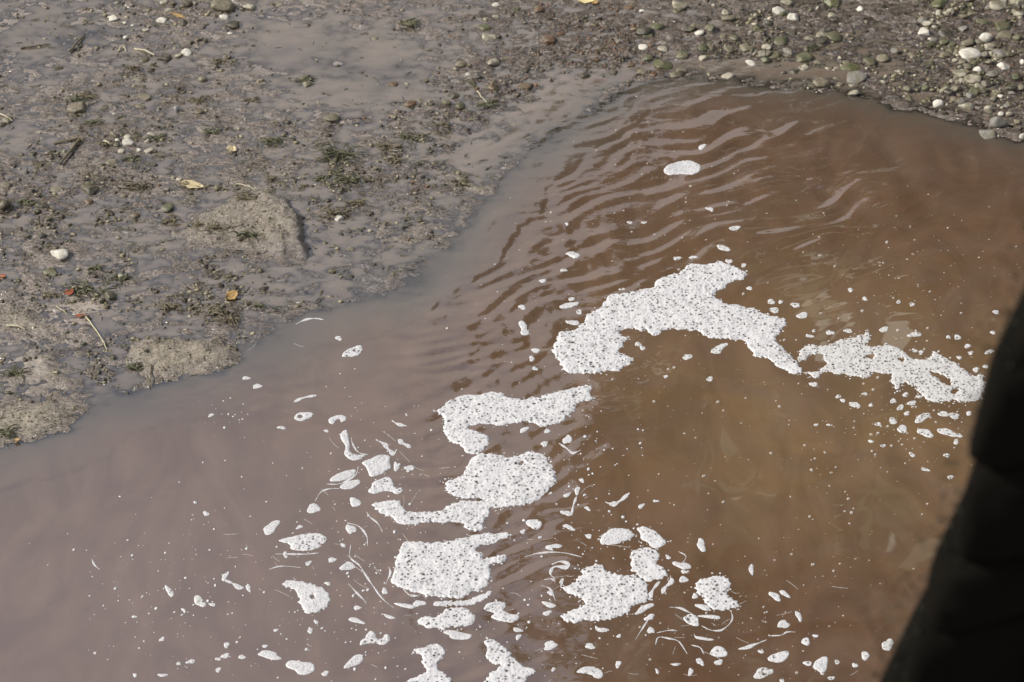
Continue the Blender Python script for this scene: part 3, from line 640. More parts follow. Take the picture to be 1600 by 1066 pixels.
RAFTS = [
 ('largest foam raft, hooked and speckled with open bubbles, in mid river', [[(1077, 413), (1090, 414), (1107, 415), (1120, 408), (1132, 411), (1150, 418), (1170, 427), (1160, 438), (1136, 441), (1135, 451), (1117, 455), (1116, 466), (1130, 470), (1127, 475), (1157, 478), (1170, 483), (1180, 482), (1185, 488), (1200, 493), (1215, 495), (1227, 498), (1229, 506), (1221, 512), (1217, 525), (1210, 531), (1222, 542), (1237, 557), (1254, 577), (1252, 583), (1240, 587), (1225, 577), (1210, 571), (1203, 560), (1177, 558), (1180, 552), (1167, 542), (1166, 534), (1155, 530), (1117, 530), (1099, 525), (1090, 516), (1065, 516), (1050, 513), (1032, 518), (1025, 525), (1015, 523), (1009, 513), (1000, 518), (987, 511), (967, 516), (970, 525), (984, 526), (975, 537), (964, 551), (985, 556), (990, 564), (975, 574), (965, 581), (940, 580), (936, 584), (882, 584), (877, 569), (861, 549), (864, 542), (870, 528), (875, 518), (900, 518), (907, 506), (916, 503), (915, 491), (935, 486), (952, 461), (960, 460), (985, 458), (1007, 452), (1020, 451), (1024, 441), (1040, 431), (1065, 426), (1070, 418)]], [], 'f', .011),
 ('lacy foam chain trailing towards the dark wall on the right', [[(1247, 554), (1255, 544), (1267, 538), (1280, 542), (1297, 541), (1307, 532), (1335, 527), (1347, 523), (1355, 518), (1360, 521), (1358, 532), (1352, 538), (1360, 543), (1385, 539), (1400, 543), (1415, 552), (1425, 563), (1457, 559), (1459, 549), (1465, 551), (1480, 562), (1500, 572), (1515, 586), (1522, 589), (1537, 584), (1540, 600), (1537, 615), (1527, 626), (1507, 627), (1497, 628), (1490, 623), (1482, 626), (1465, 629), (1447, 625), (1442, 617), (1429, 609), (1432, 603), (1420, 601), (1415, 595), (1407, 602), (1405, 611), (1397, 609), (1400, 602), (1391, 596), (1396, 586), (1382, 583), (1360, 581), (1360, 591), (1352, 592), (1335, 587), (1320, 586), (1300, 584), (1292, 579), (1280, 586), (1281, 592), (1272, 591), (1265, 586), (1255, 583), (1277, 581), (1287, 574), (1295, 569), (1284, 563), (1292, 553), (1267, 553), (1259, 564), (1247, 564)]],
  [[(1448, 580), (1462, 582), (1485, 592), (1488, 603), (1476, 601), (1462, 590)], [(1400, 558), (1412, 561), (1414, 566), (1402, 563)], [(1350, 556), (1366, 552), (1368, 558), (1356, 562)], [(1484, 612), (1494, 606), (1500, 610), (1490, 616)]], 'c', .008),
 ('arched foam raft bending down at its left end', [[(682, 642), (697, 632), (704, 626), (725, 617), (747, 618), (765, 612), (782, 614), (792, 621), (800, 622), (815, 626), (822, 623), (831, 619), (840, 624), (850, 617), (877, 611), (897, 607), (910, 601), (926, 603), (920, 612), (922, 618), (931, 623), (925, 626), (910, 626), (900, 631), (899, 644), (886, 648), (887, 656), (875, 659), (852, 668), (840, 664), (835, 659), (800, 661), (785, 666), (757, 662), (727, 664), (737, 672), (760, 679), (766, 692), (757, 702), (745, 712), (725, 707), (722, 698), (707, 692), (697, 682), (692, 668), (696, 654), (687, 647)]], [], 'f', .010),
 ('round foam raft with a long flat tail to the left', [[(727, 732), (737, 717), (757, 708), (780, 711), (800, 716), (812, 711), (827, 706), (847, 707), (855, 717), (861, 728), (870, 742), (867, 754), (855, 769), (835, 784), (825, 789), (800, 793), (775, 793), (764, 796), (764, 802), (757, 813), (757, 823), (747, 832), (727, 826), (724, 816), (689, 816), (666, 816), (636, 822), (621, 817), (613, 809), (596, 802), (580, 790), (585, 786), (605, 783), (622, 781), (627, 789), (636, 800), (686, 800), (695, 794), (707, 786), (730, 783), (752, 784), (765, 781), (725, 779), (702, 772), (695, 762), (697, 753), (710, 749), (726, 741)]], [[(808, 722), (818, 719), (821, 724), (812, 728)]], 'f', .011),
 ('square foam raft with two horns reaching right', [[(624, 852), (639, 844), (671, 849), (701, 847), (724, 841), (762, 831), (777, 834), (792, 831), (797, 837), (782, 844), (764, 851), (742, 857), (752, 865), (754, 873), (769, 871), (787, 866), (794, 873), (784, 880), (767, 881), (766, 893), (766, 908), (759, 917), (732, 929), (712, 936), (689, 932), (666, 934), (651, 925), (621, 917), (610, 911), (617, 893), (619, 876), (624, 866)]], [], 'f', .011),
 ('star-shaped foam raft with a lobed outline', [[(910, 888), (926, 886), (929, 880), (942, 882), (943, 890), (966, 900), (986, 898), (998, 902), (1011, 910), (1010, 924), (1016, 935), (1006, 944), (986, 947), (983, 957), (961, 966), (941, 971), (905, 969), (893, 975), (875, 965), (880, 959), (900, 951), (916, 946), (908, 934), (895, 931), (878, 921), (879, 915), (895, 912), (909, 898)]], [], 'f', .010),
 ('foam patch joined to the upper right corner of the star-shaped raft', [[(987, 861), (1001, 858), (1016, 857), (1029, 862), (1029, 871), (1022, 880), (1036, 886), (1047, 900), (1034, 903), (1014, 910), (1004, 905), (991, 896), (986, 893), (985, 876)]], [], 'f', .009),
 ('curved foam patch touching the top of the patch above the star', [[(993, 826), (1005, 821), (1021, 828), (1034, 839), (1042, 846), (1039, 852), (1026, 857), (1017, 855), (1014, 848), (1001, 843), (1001, 833)]], [], 'f', .008),
 ('smooth egg-shaped foam patch above the star-shaped raft', [[(937, 846), (941, 836), (958, 824), (983, 827), (993, 836), (983, 844), (961, 851), (941, 852)]], [], 's', .008),
 ('three-lobed foam patch right of the star-shaped raft', [[(1084, 916), (1089, 907), (1107, 904), (1117, 900), (1127, 902), (1134, 900), (1144, 910), (1135, 924), (1138, 934), (1152, 939), (1157, 949), (1137, 953), (1117, 955), (1104, 944), (1100, 934), (1086, 924)]], [], 'f', .009),
 ('flat fish-shaped foam patch left of the square raft', [[(435, 844), (455, 839), (475, 834), (501, 833), (513, 842), (508, 848), (500, 851), (503, 854), (485, 861), (460, 861), (453, 857), (455, 851), (438, 847)]], [], 'f', .007),
 ('comma-shaped foam patch with a small hole, left of the square raft', [[(439, 916), (445, 907), (465, 907), (488, 912), (508, 921), (517, 935), (511, 944), (509, 954), (503, 951), (495, 958), (480, 960), (472, 949), (465, 939), (467, 926), (455, 919)]], [[(485, 932), (490, 930), (492, 935), (487, 937)]], 's', .008),
 ('lumpy foam patch just below the square horned raft', [[(647, 971), (661, 965), (679, 966), (692, 959), (704, 949), (732, 950), (737, 961), (742, 965), (734, 979), (709, 978), (697, 986), (684, 981), (674, 984)]], [], 'f', .008),
 ('foam saddle rising from the bottom edge, left of centre', [[(646, 1014), (664, 1012), (686, 1006), (697, 1017), (691, 1032), (679, 1038), (689, 1049), (708, 1064), (715, 1090), (625, 1090), (631, 1064), (664, 1054), (666, 1047), (659, 1034), (661, 1024), (647, 1020)]], [], 'f', .009),
 ('foam hook cut by the bottom edge right of the saddle', [[(754, 1003), (774, 1000), (792, 1014), (800, 1024), (810, 1039), (835, 1047), (837, 1050), (815, 1063), (812, 1090), (750, 1090), (757, 1062), (777, 1045), (787, 1040), (769, 1037), (759, 1024), (764, 1012)]], [], 'f', .009),
 ('z-shaped foam patch between the square and the star raft', [[(755, 951), (764, 942), (789, 939), (791, 946), (784, 954), (800, 960), (812, 959), (810, 969), (800, 974), (784, 971), (764, 965), (776, 958), (757, 955)]], [], 'f', .008),
 ('smile-shaped foam curl with a pale tail', [[(571, 996), (578, 985), (587, 990), (588, 999), (598, 999), (601, 991), (609, 993), (610, 1001), (601, 1009), (586, 1006), (576, 1005), (561, 1010), (563, 1003)]], [], 'f', .008),
 ('lone foam patch on the calm water off the left shoal', [[(534, 556), (540, 548), (560, 539), (567, 542), (565, 551), (555, 558), (535, 558)]], [], 'f', .007),
 ('smooth three-armed foam patch above the flat tail', [[(562, 722), (582, 717), (590, 711), (607, 711), (611, 716), (607, 724), (614, 732), (602, 736), (595, 742), (577, 747), (575, 732)]], [], 's', .008),
 ('bubbly bow-tie foam patch just above the flat tail', [[(572, 767), (582, 762), (581, 754), (595, 749), (607, 744), (614, 752), (617, 762), (630, 762), (629, 769), (617, 773), (612, 767), (595, 768), (585, 773)]], [], 'f', .007),
 ('upper of two lens-shaped foam slips left of the bow-tie patch', [[(514, 753), (520, 744), (540, 736), (557, 733), (556, 741), (545, 749), (527, 754)]], [], 's', .006),
 ('lower of two lens-shaped foam slips left of the bow-tie patch', [[(529, 762), (540, 753), (560, 749), (566, 753), (557, 762), (540, 766)]], [], 's', .006),
 ('crooked worm of foam hanging below the small foam hook', [[(530, 682), (537, 672), (544, 673), (545, 687), (547, 699), (547, 709), (560, 712), (575, 709), (560, 721), (545, 719), (537, 709), (541, 699), (537, 692)]], [], 's', .006),
 ('small foam ring left of the small foam hook', [[(458, 654), (467, 644), (492, 645), (485, 654), (467, 660)]], [[(464, 651), (473, 648), (474, 653), (467, 655)]], 's', .005),
 ('small foam hook at the top of the worm of foam', [[(512, 657), (520, 650), (540, 649), (542, 657), (532, 661), (533, 655), (525, 656), (521, 664), (515, 662)]], [], 's', .005),
 ('horseshoe of foam close under the mud bank', [[(447, 481), (457, 471), (472, 471), (485, 478), (480, 485), (465, 491), (460, 486), (471, 481), (460, 477)]], [], 's', .005),
 ('lone foam patch far out among the upper right ripples', [[(1037, 262), (1050, 255), (1077, 250), (1095, 257), (1097, 265), (1085, 275), (1062, 271), (1045, 274), (1037, 270)]], [], 's', .008),
 ('kidney-shaped foam slip between the centre ripples', [[(881, 397), (895, 392), (905, 397), (906, 403), (896, 405), (890, 399)]], [], 's', .006),
 ('oval cluster of bubbles above the largest foam raft', [[(1121, 381), (1135, 386), (1142, 390), (1141, 394), (1127, 392), (1120, 387)]], [], 'c', .005),
 ('pale foam slip above left of the largest raft', [[(874, 478), (887, 473), (905, 471), (906, 476), (887, 482), (875, 482)]], [], 's', .005),
 ('flat foam slip touching distance left of the largest raft', [[(881, 503), (892, 500), (906, 502), (904, 508), (892, 508)]], [], 's', .005),
 ('hourglass foam slip left of the largest raft', [[(809, 506), (815, 501), (824, 507), (822, 513), (829, 521), (820, 525), (812, 521), (815, 513)]], [], 's', .005),
 ('small foam slip just above the lone upper right patch', [[(1090, 232), (1097, 225), (1106, 227), (1095, 236)]], [], 's', .005),
 ('small ragged froth patch in the crook of the largest raft', [[(1109, 551), (1117, 542), (1132, 536), (1141, 537), (1130, 544), (1127, 553), (1115, 553)]], [], 'c', .005),
 ('bent foam slip at the bottom edge below the star raft', [[(900, 1051), (911, 1042), (931, 1042), (942, 1049), (943, 1059), (931, 1061), (921, 1053), (906, 1052)]], [], 's', .007),
 ('long thin foam crescent under the square horned raft', [[(673, 944), (697, 939), (727, 939), (747, 932), (772, 921), (767, 931), (749, 942), (727, 945), (689, 949)]], [], 's', .004),
]
FM = {'f': M_foam, 'c': M_froth, 's': M_cream}
for i, (lab, polys, holes, mk, th) in enumerate(RAFTS):
    area = abs(np.ptp(np.array(polys[0])[:, 0]) * np.ptp(np.array(polys[0])[:, 1]))
    cell = .0034 if area > 2500 else .0026
    me, c = foam_mesh('foam_patch', polys, holes, FM[mk], th, cell, .0085 if area > 2500 else .003, 200 + i)
    link('foam_patch', me, loc=c, label=lab, cat='foam', group='foam patches drifting on the river')

BLOBS = [  # x, y, w, h, tilt, kind
 (1271, 601, 15, 6, 0, 'c'), (1336, 633, 16, 9, 25, 'c'), (1395, 658, 12, 10, 0, 'c'), (1410, 671, 16, 11, 20, 'c'), (1441, 653, 24, 11, -22, 'c'), (1446, 677, 25, 11, 12, 'c'), (1480, 676, 27, 11, 18, 'c'), (1474, 647, 18, 7, 5, 'c'), (1491, 650, 15, 10, 0, 'c'),
 (1396, 627, 10, 7, 20, 'c'), (1407, 637, 12, 7, -20, 'c'), (1425, 630, 12, 8, -10, 'c'), (1417, 646, 9, 6, 0, 'c'), (1436, 620, 9, 5, 10, 'c'), (1372, 663, 9, 6, 0, 'c'), (1310, 620, 9, 5, 0, 'c'), (1317, 626, 8, 5, 0, 'c'), (1351, 616, 8, 5, 0, 'c'), (1361, 633, 7, 5, 0, 'c'), (1415, 617, 10, 6, -15, 'c'), (1514, 646, 9, 6, 0, 'c'),
 (1296, 664, 10, 3, 0, 'c'), (1275, 664, 7, 4, 0, 'c'), (1380, 697, 10, 4, -10, 'c'), (1361, 690, 9, 4, 0, 'c'), (1425, 711, 9, 6, 30, 'c'), (1446, 734, 12, 5, 15, 'c'), (1479, 712, 11, 5, 0, 'c'), (1494, 691, 8, 8, 0, 'c'), (1499, 681, 9, 6, 0, 'c'), (1485, 746, 10, 5, 0, 'c'),
 (1210, 485, 15, 8, 0, 'c'), (1254, 493, 17, 9, 0, 'c'), (1243, 477, 15, 7, 0, 'c'), (1297, 520, 12, 7, 0, 'c'), (1325, 517, 12, 7, 0, 'c'), (1265, 525, 12, 5, 5, 'c'), (1272, 517, 7, 4, 0, 'c'), (1381, 515, 15, 7, -15, 'c'), (1429, 523, 19, 8, -8, 'c'), (1496, 527, 11, 7, 0, 'c'), (1482, 527, 7, 5, 0, 'c'), (1551, 520, 8, 5, 0, 'c'), (1205, 472, 12, 7, 0, 'c'), (1220, 472, 8, 5, 0, 'c'), (1425, 476, 9, 5, -15, 'c'), (1404, 472, 7, 5, 0, 'c'), (1556, 488, 11, 5, 10, 's'), (1329, 453, 8, 6, 0, 'c'), (1351, 467, 7, 6, 0, 'c'),
 (1429, 548, 8, 6, 0, 'c'), (1439, 551, 8, 6, 0, 'c'), (1512, 541, 9, 7, 0, 'c'), (1546, 550, 14, 6, -8, 'c'), (1525, 578, 10, 7, 0, 'c'), (1540, 573, 8, 6, 0, 'c'), (1499, 559, 8, 5, 0, 'c'), (1516, 552, 7, 5, 0, 'c'),
 (1074, 558, 15, 8, 0, 'c'), (997, 538, 9, 7, 0, 'c'), (1004, 544, 9, 6, 0, 'c'), (1109, 593, 10, 7, 0, 'c'), (1040, 589, 7, 5, 0, 'c'), (837, 548, 15, 6, 14, 's'), (831, 561, 9, 7, -30, 's'), (836, 576, 8, 6, 0, 's'), (887, 687, 13, 13, 0, 's'), (855, 674, 11, 5, -15, 's'), (819, 672, 16, 6, -20, 's'), (851, 694, 12, 7, -25, 's'), (909, 751, 8, 6, 10, 's'), (902, 767, 9, 11, 0, 's'), (886, 774, 11, 6, -35, 's'), (918, 795, 10, 5, 20, 's'), (1002, 791, 10, 6, -20, 's'), (1025, 783, 8, 4, 0, 's'),
 (835, 819, 24, 14, -5, 'f'), (817, 831, 8, 6, 0, 's'), (885, 802, 15, 8, 15, 's'), (889, 824, 17, 7, 20, 's'), (866, 854, 21, 7, -3, 's'), (859, 858, 12, 4, 10, 's'), (920, 838, 11, 6, 0, 's'), (1096, 852, 12, 19, -30, 's'), (1066, 884, 27, 10, 20, 's'), (1069, 894, 9, 6, 0, 's'), (1068, 906, 16, 8, -8, 's'), (1044, 871, 8, 6, 20, 's'), (1174, 890, 7, 16, -15, 's'), (1086, 932, 10, 7, 10, 's'), (1099, 949, 20, 9, 8, 's'), (1007, 951, 26, 10, -28, 's'), (1015, 965, 16, 8, -15, 's'), (1081, 969, 27, 14, 22, 'f'), (1110, 964, 30, 6, 2, 's'), (1017, 985, 9, 11, -20, 's'), (858, 945, 19, 8, 10, 's'), (860, 927, 10, 6, 15, 's'), (855, 958, 14, 6, -6, 's'), (809, 985, 16, 6, 3, 's'), (810, 996, 9, 7, -20, 's'), (860, 1009, 23, 11, -18, 's'), (922, 1010, 15, 8, 0, 's'), (943, 984, 18, 5, 15, 's'), (967, 994, 9, 4, -30, 's'), (1100, 998, 24, 5, 8, 's'), (1123, 1019, 25, 16, -10, 'f'), (1094, 1034, 8, 14, -35, 's'), (1123, 1035, 11, 9, -20, 's'), (1056, 1038, 15, 4, 5, 's'), (1079, 1050, 6, 14, 15, 's'), (1027, 1049, 8, 5, 50, 's'), (966, 1038, 10, 9, -30, 's'), (1191, 1052, 25, 15, -8, 'c'), (1189, 1018, 9, 6, 0, 'c'), (1167, 1012, 28, 4, -10, 's'), (865, 1046, 7, 6, 0, 'c'),
 (1211, 932, 23, 8, 28, 's'), (1226, 928, 17, 7, 25, 's'), (1248, 963, 8, 15, -20, 's'), (1224, 976, 17, 12, -25, 's'), (1259, 1003, 14, 10, 0, 'f'), (1217, 1027, 36, 13, -12, 'f'), (1283, 1039, 25, 19, -10, 's'), (1262, 1037, 13, 7, -5, 'f'), (1201, 1050, 12, 10, 0, 'c'), (1352, 1025, 13, 12, 0, 'c'), (1387, 1008, 16, 18, 15, 'c'), (1336, 1040, 10, 6, 0, 'c'), (1308, 1035, 8, 6, 0, 'c'), (1299, 1060, 10, 6, 0, 'c'), (1222, 1064, 7, 6, 0, 'c'), (1274, 994, 8, 5, 10, 's'), (1285, 1052, 7, 5, 0, 'c'),
 (424, 825, 26, 15, -30, 's'), (490, 795, 19, 14, 20, 's'), (548, 827, 18, 11, 45, 's'), (536, 852, 7, 6, 0, 's'), (519, 875, 13, 7, -25, 's'), (543, 885, 23, 11, -25, 's'), (446, 867, 7, 9, 0, 's'), (512, 912, 9, 5, 0, 's'), (482, 880, 12, 5, -25, 's'), (601, 924, 10, 8, 20, 's'), (655, 943, 18, 9, 5, 's'), (634, 947, 28, 7, 12, 's'), (716, 993, 45, 11, 5, 's'), (557, 970, 25, 7, 22, 's'), (558, 950, 11, 6, 15, 's'), (485, 986, 9, 7, 0, 's'), (431, 985, 7, 4, 0, 's'), (414, 1010, 10, 4, 0, 's'), (421, 1024, 36, 11, 8, 's'), (471, 1043, 41, 20, 0, 's'), (554, 1034, 32, 13, -22, 's'), (508, 1053, 11, 7, -5, 's'), (494, 972, 7, 6, 20, 's'), (608, 964, 20, 4, 18, 's'), (468, 824, 10, 5, -10, 's'), (555, 785, 20, 11, 8, 's'), (619, 729, 8, 13, -20, 's'), (640, 731, 14, 8, 10, 's'),
 (322, 803, 9, 7, 0, 's'), (265, 924, 9, 18, -40, 'c'), (312, 940, 19, 14, 40, 'c'), (287, 954, 8, 5, 35, 's'), (332, 945, 10, 5, 20, 's'), (372, 917, 15, 8, 15, 's'), (388, 919, 6, 13, -30, 's'), (210, 964, 7, 4, 0, 's'), (354, 1008, 9, 8, 30, 's'), (352, 1025, 15, 6, -8, 's'), (378, 1027, 11, 6, -10, 's'), (341, 1030, 8, 5, 0, 's'), (298, 1034, 14, 6, 0, 's'), (341, 1047, 8, 7, 0, 's'), (253, 999, 8, 6, -30, 's'), (254, 1055, 14, 5, 6, 's'), (211, 1055, 7, 5, 0, 's'), (279, 1037, 8, 4, 0, 's'), (352, 901, 8, 14, 35, 's'),
 (1109, 327, 11, 6, 22, 's'), (1148, 357, 18, 6, -3, 'c'), (816, 480, 11, 7, 0, 's'), (848, 439, 9, 6, 0, 's'), (886, 351, 6, 4, 0, 's'), (881, 423, 10, 5, 0, 'c'), (1058, 404, 11, 6, 0, 'c'), (1083, 402, 11, 5, 0, 's'), (1139, 409, 10, 7, 0, 'c'), (1162, 415, 8, 6, 0, 'c'), (984, 348, 8, 4, 0, 'c'), (1006, 348, 8, 4, 0, 'c'), (972, 452, 9, 4, 0, 'c'), (905, 488, 9, 7, 0, 'c'), (893, 467, 9, 6, 0, 'c'), (1171, 451, 8, 6, 0, 'c'), (437, 490, 8, 5, 0, 's'), (529, 529, 10, 6, 0, 's'), (402, 604, 16, 6, -12, 's'), (385, 591, 12, 5, 10, 's'), (330, 649, 11, 4, -20, 's'), (440, 669, 12, 5, 0, 's'), (510, 674, 7, 4, 0, 's'),
]
KIND = {'c': 'cluster of clear bubbles', 's': 'smooth white foam blob', 'f': 'speckled foam blob'}
def sizeword(a): return 'large ' if a > 300 else ('small ' if a < 60 else '')
for i, (x, y, w_, h_, t, mk) in enumerate(BLOBS):
    me, c = foam_mesh('foam_blob', [ell(x, y, w_, h_, t, seed=i, wob=.15 if mk != 's' else .2)], [], FM[mk], .005 if w_ * h_ > 120 else .0032, .0024, .0006, 400 + i)
    o = link('foam_blob', me, loc=c, cat='foam', group='small foam blobs drifting on the river')
    PEND.append((o, sizeword(w_ * h_) + KIND[mk], x, y, WATERMARK))
STRINGS = [
 ([(542, 817), (561, 823), (573, 838), (574, 853)], 2.4), ([(548, 851), (547, 871), (561, 883), (573, 901), (583, 916), (598, 936), (616, 951)], 2.4), ([(544, 912), (561, 930), (573, 942)], 2.2), ([(607, 886), (610, 896), (602, 914)], 2.6),
 ([(862, 883), (875, 878), (889, 882), (885, 887), (867, 886), (860, 896), (868, 906)], 4.5), ([(845, 915), (860, 921), (868, 939)], 2), ([(1142, 954), (1144, 969), (1129, 984), (1112, 985), (1096, 978)], 2.2), ([(1046, 949), (1064, 951), (1084, 961)], 2.6),
 ([(1024, 1008), (1029, 996), (1046, 998), (1061, 1003), (1074, 1022)], 2), ([(1016, 964), (1006, 979), (993, 999)], 2), ([(1026, 989), (1046, 985), (1059, 986)], 1.8), ([(143, 873), (148, 883), (156, 890)], 2.2), ([(587, 687), (600, 694), (607, 702), (615, 709), (620, 702)], 6), ([(612, 657), (622, 663), (636, 666)], 4), ([(622, 687), (630, 693), (642, 699)], 7),
 ([(549, 684), (551, 694), (560, 707), (575, 711)], 2), ([(510, 757), (532, 756), (555, 743), (560, 729)], 2.2), ([(492, 784), (502, 769), (517, 764), (530, 764)], 1.6), ([(1200, 994), (1220, 993), (1230, 988), (1243, 988)], 2), ([(1031, 909), (1021, 921), (1015, 935), (1020, 938)], 6), ([(1047, 901), (1049, 909), (1039, 919), (1034, 929)], 7), ([(462, 507), (477, 500), (492, 498), (506, 500)], 2.6), ([(459, 629), (475, 622), (495, 618)], 4.5),
 ([(946, 785), (958, 788), (970, 782), (984, 770)], 6), ([(873, 693), (885, 700), (895, 708), (908, 703)], 3.2), ([(893, 806), (896, 790), (901, 776)], 4), ([(347, 897), (351, 906), (362, 911), (370, 915)], 3), ([(1063, 885), (1072, 870), (1060, 862)], 1.6), ([(930, 978), (936, 986), (946, 986)], 4), ([(1084, 990), (1088, 996), (1102, 1000)], 2.4), ([(850, 906), (862, 905), (868, 910)], 2), ([(874, 912), (880, 904), (876, 918)], 3),
 ([(573, 800), (578, 808), (590, 818), (598, 832)], 1.8), ([(430, 866), (452, 866), (480, 866), (498, 864)], 2.2), ([(630, 920), (640, 930), (655, 932)], 3), ([(420, 890), (440, 885), (470, 887)], 1.4), ([(1155, 1014), (1180, 1007), (1198, 1000)], 3), ([(820, 870), (845, 864), (880, 864), (910, 871)], 1.8), ([(1100, 1022), (1094, 1012), (1080, 1008)], 2.0),
]
for i, (pts, wd_) in enumerate(STRINGS):
    me, c = foam_mesh('foam_string', [ribbon(pts, wd_)], [], M_cream, .0014, .0018, .0001, 700 + i)
    o = link('foam_string', me, loc=c, cat='foam', group='foam strings curling in the eddies')
    m = pts[len(pts) // 2]; PEND.append((o, ('broad ' if wd_ > 3.5 else 'thin ') + 'curl of foam', m[0], m[1], WATERMARK))

# foam flecks and single bubbles: scattered where the photograph has them
FLECK = [(1400, 430, 190, 90, 190, .5), (1330, 660, 190, 120, 170, .5), (1050, 330, 110, 80, 70, .5), (1050, 600, 130, 70, 50, .5), (560, 900, 120, 130, 170, .9), (290, 880, 120, 110, 130, .9), (960, 880, 150, 140, 210, .9), (1180, 980, 90, 70, 110, .9), (350, 640, 40, 30, 30, .9), (900, 740, 60, 60, 70, .8), (600, 720, 80, 80, 90, .9), (440, 1000, 200, 60, 70, .9), (1300, 850, 130, 120, 70, .4), (820, 450, 80, 120, 55, .6), (1000, 210, 60, 40, 30, .9), (1440, 660, 70, 70, 80, .5), (150, 980, 120, 80, 20, .9), (760, 980, 130, 80, 70, .9), (1430, 560, 90, 50, 60, .5)]
fl = []
for cx, cy, rx, ry, n, br in FLECK:
    for _ in range(n):
        x = random.gauss(cx, rx * .7); y = random.gauss(cy, ry * .7); r_ = min(2.8, .45 + random.expovariate(1 / .6))
        if -20 < x < 1620 and -20 < y < 1090 and x < silh(max(y, 380)) + 40: fl.append((r_, x, y))
fx, fy = P(np.array([q[1] for q in fl]), np.array([q[2] for q in fl]))
sdw = poly_sdf(fx, fy, BANK); keep = sdw < -.05
for poly in [wpoly(p[0], 1) for _, p, _, _, _ in RAFTS]: keep &= poly_sdf(fx, fy, poly) < .008
fl = [(q[0], q[1], q[2], x, y) for q, x, y, k in zip(fl, fx, fy, keep) if k]
fl.sort(reverse=True)
def dome(r_, seed, ringed):
    r = np.random.default_rng(seed); n = 9; a = np.linspace(0, 2 * np.pi, n, endpoint=False) + r.uniform(0, 6)
    ex, ey = r.uniform(.85, 1.35), r.uniform(.8, 1.1)
    v = []
    prof = [(1, 0), (.92, .28), (.62, .5), (.25, .42 if ringed else .6)]
    for k_, z_ in prof:
        for q in a: v.append((math.cos(q) * r_ * k_ * ex, math.sin(q) * r_ * k_ * ey, z_ * r_))
    v.append((0, 0, r_ * (.3 if ringed else .62))); f = []
    for i in range(3):
        for j in range(n): f.append((i * n + j, i * n + (j + 1) % n, i * n + n + (j + 1) % n, i * n + n + j))
    for j in range(0, n): f.append((3 * n + j, 3 * n + (j + 1) % n, 4 * n, 4 * n))
    return np.array(v), np.array(f)[:, :4]
def dome_tri(v, f):
    t = []
    for q in f:
        t.append((q[0], q[1], q[2]))
        if q[2] != q[3]: t.append((q[0], q[2], q[3]))
    return v, np.array(t)
rest, rest2 = [], []
for _, ps, _, mk, _ in RAFTS[:10]:
    q = wpoly(ps[0], 2); ctr = q.mean(0)
    for _ in range(int(len(q) * (.25 if mk == 'f' else .6))):
        e = q[random.randrange(len(q))]; d_ = (e - ctr) / (np.linalg.norm(e - ctr) + 1e-6); o_ = e + d_ * random.expovariate(1 / .007) + RNG.normal(size=2) * .006
        v, f = dome_tri(*dome(1.0, random.randrange(90), random.random() < .5)); rd = random.uniform(.0018, .0045)
        rest.append((v * np.array([rd, rd, rd * .8]) + np.array([o_[0], o_[1], float(wave(o_[0:1], o_[1:2])[0])]), f))
fz = wave(np.array([q[3] for q in fl]), np.array([q[4] for q in fl]))
protos = []
for i in range(12):
    v, f = dome_tri(*dome(1.0, i, i % 2)); protos.append((mesh_np('foam_fleck', v, f, M_cream), mesh_np('foam_bubble', v, f, M_bubble), v, f))
by = {}
for i, (r_, px, py, x, y) in enumerate(fl):
    rad = r_ * mpp(px, py)
    if i < 260:
        o = link('foam_fleck', protos[i % 12][px > 1010 or (px > 800 and py < 620)], loc=(x, y, fz[i])); o.scale = (rad, rad, rad); o.rotation_euler = (0, 0, random.uniform(0, 6))
        nm, dr, _ = where(px, py, WATERMARK); o['category'] = 'foam'
        kd_ = 'single clear bubble' if px > 1010 or (px > 800 and py < 620) else 'tiny white foam fleck'
        o['label'] = f'{kd_} {dr} {nm}'; o['group'] = f'{kd_}s {dr} {nm}'
    else:
        _, _, v, f = protos[i % 12]; (rest2 if px > 1010 or (px > 800 and py < 620) else rest).append((v * rad + np.array([x, y, fz[i]]), f))
link('foam_flecks', mesh_np('foam_flecks', *join(rest), M_cream), label='specks of white foam strewn over the water', kind='stuff', cat='foam')
link('water_bubbles', mesh_np('water_bubbles', *join(rest2), M_bubble), label='tiny clear bubbles strewn over the brown water', kind='stuff', cat='foam')
wisps = []                                       # hair-thin foam threads drawn out by the eddies
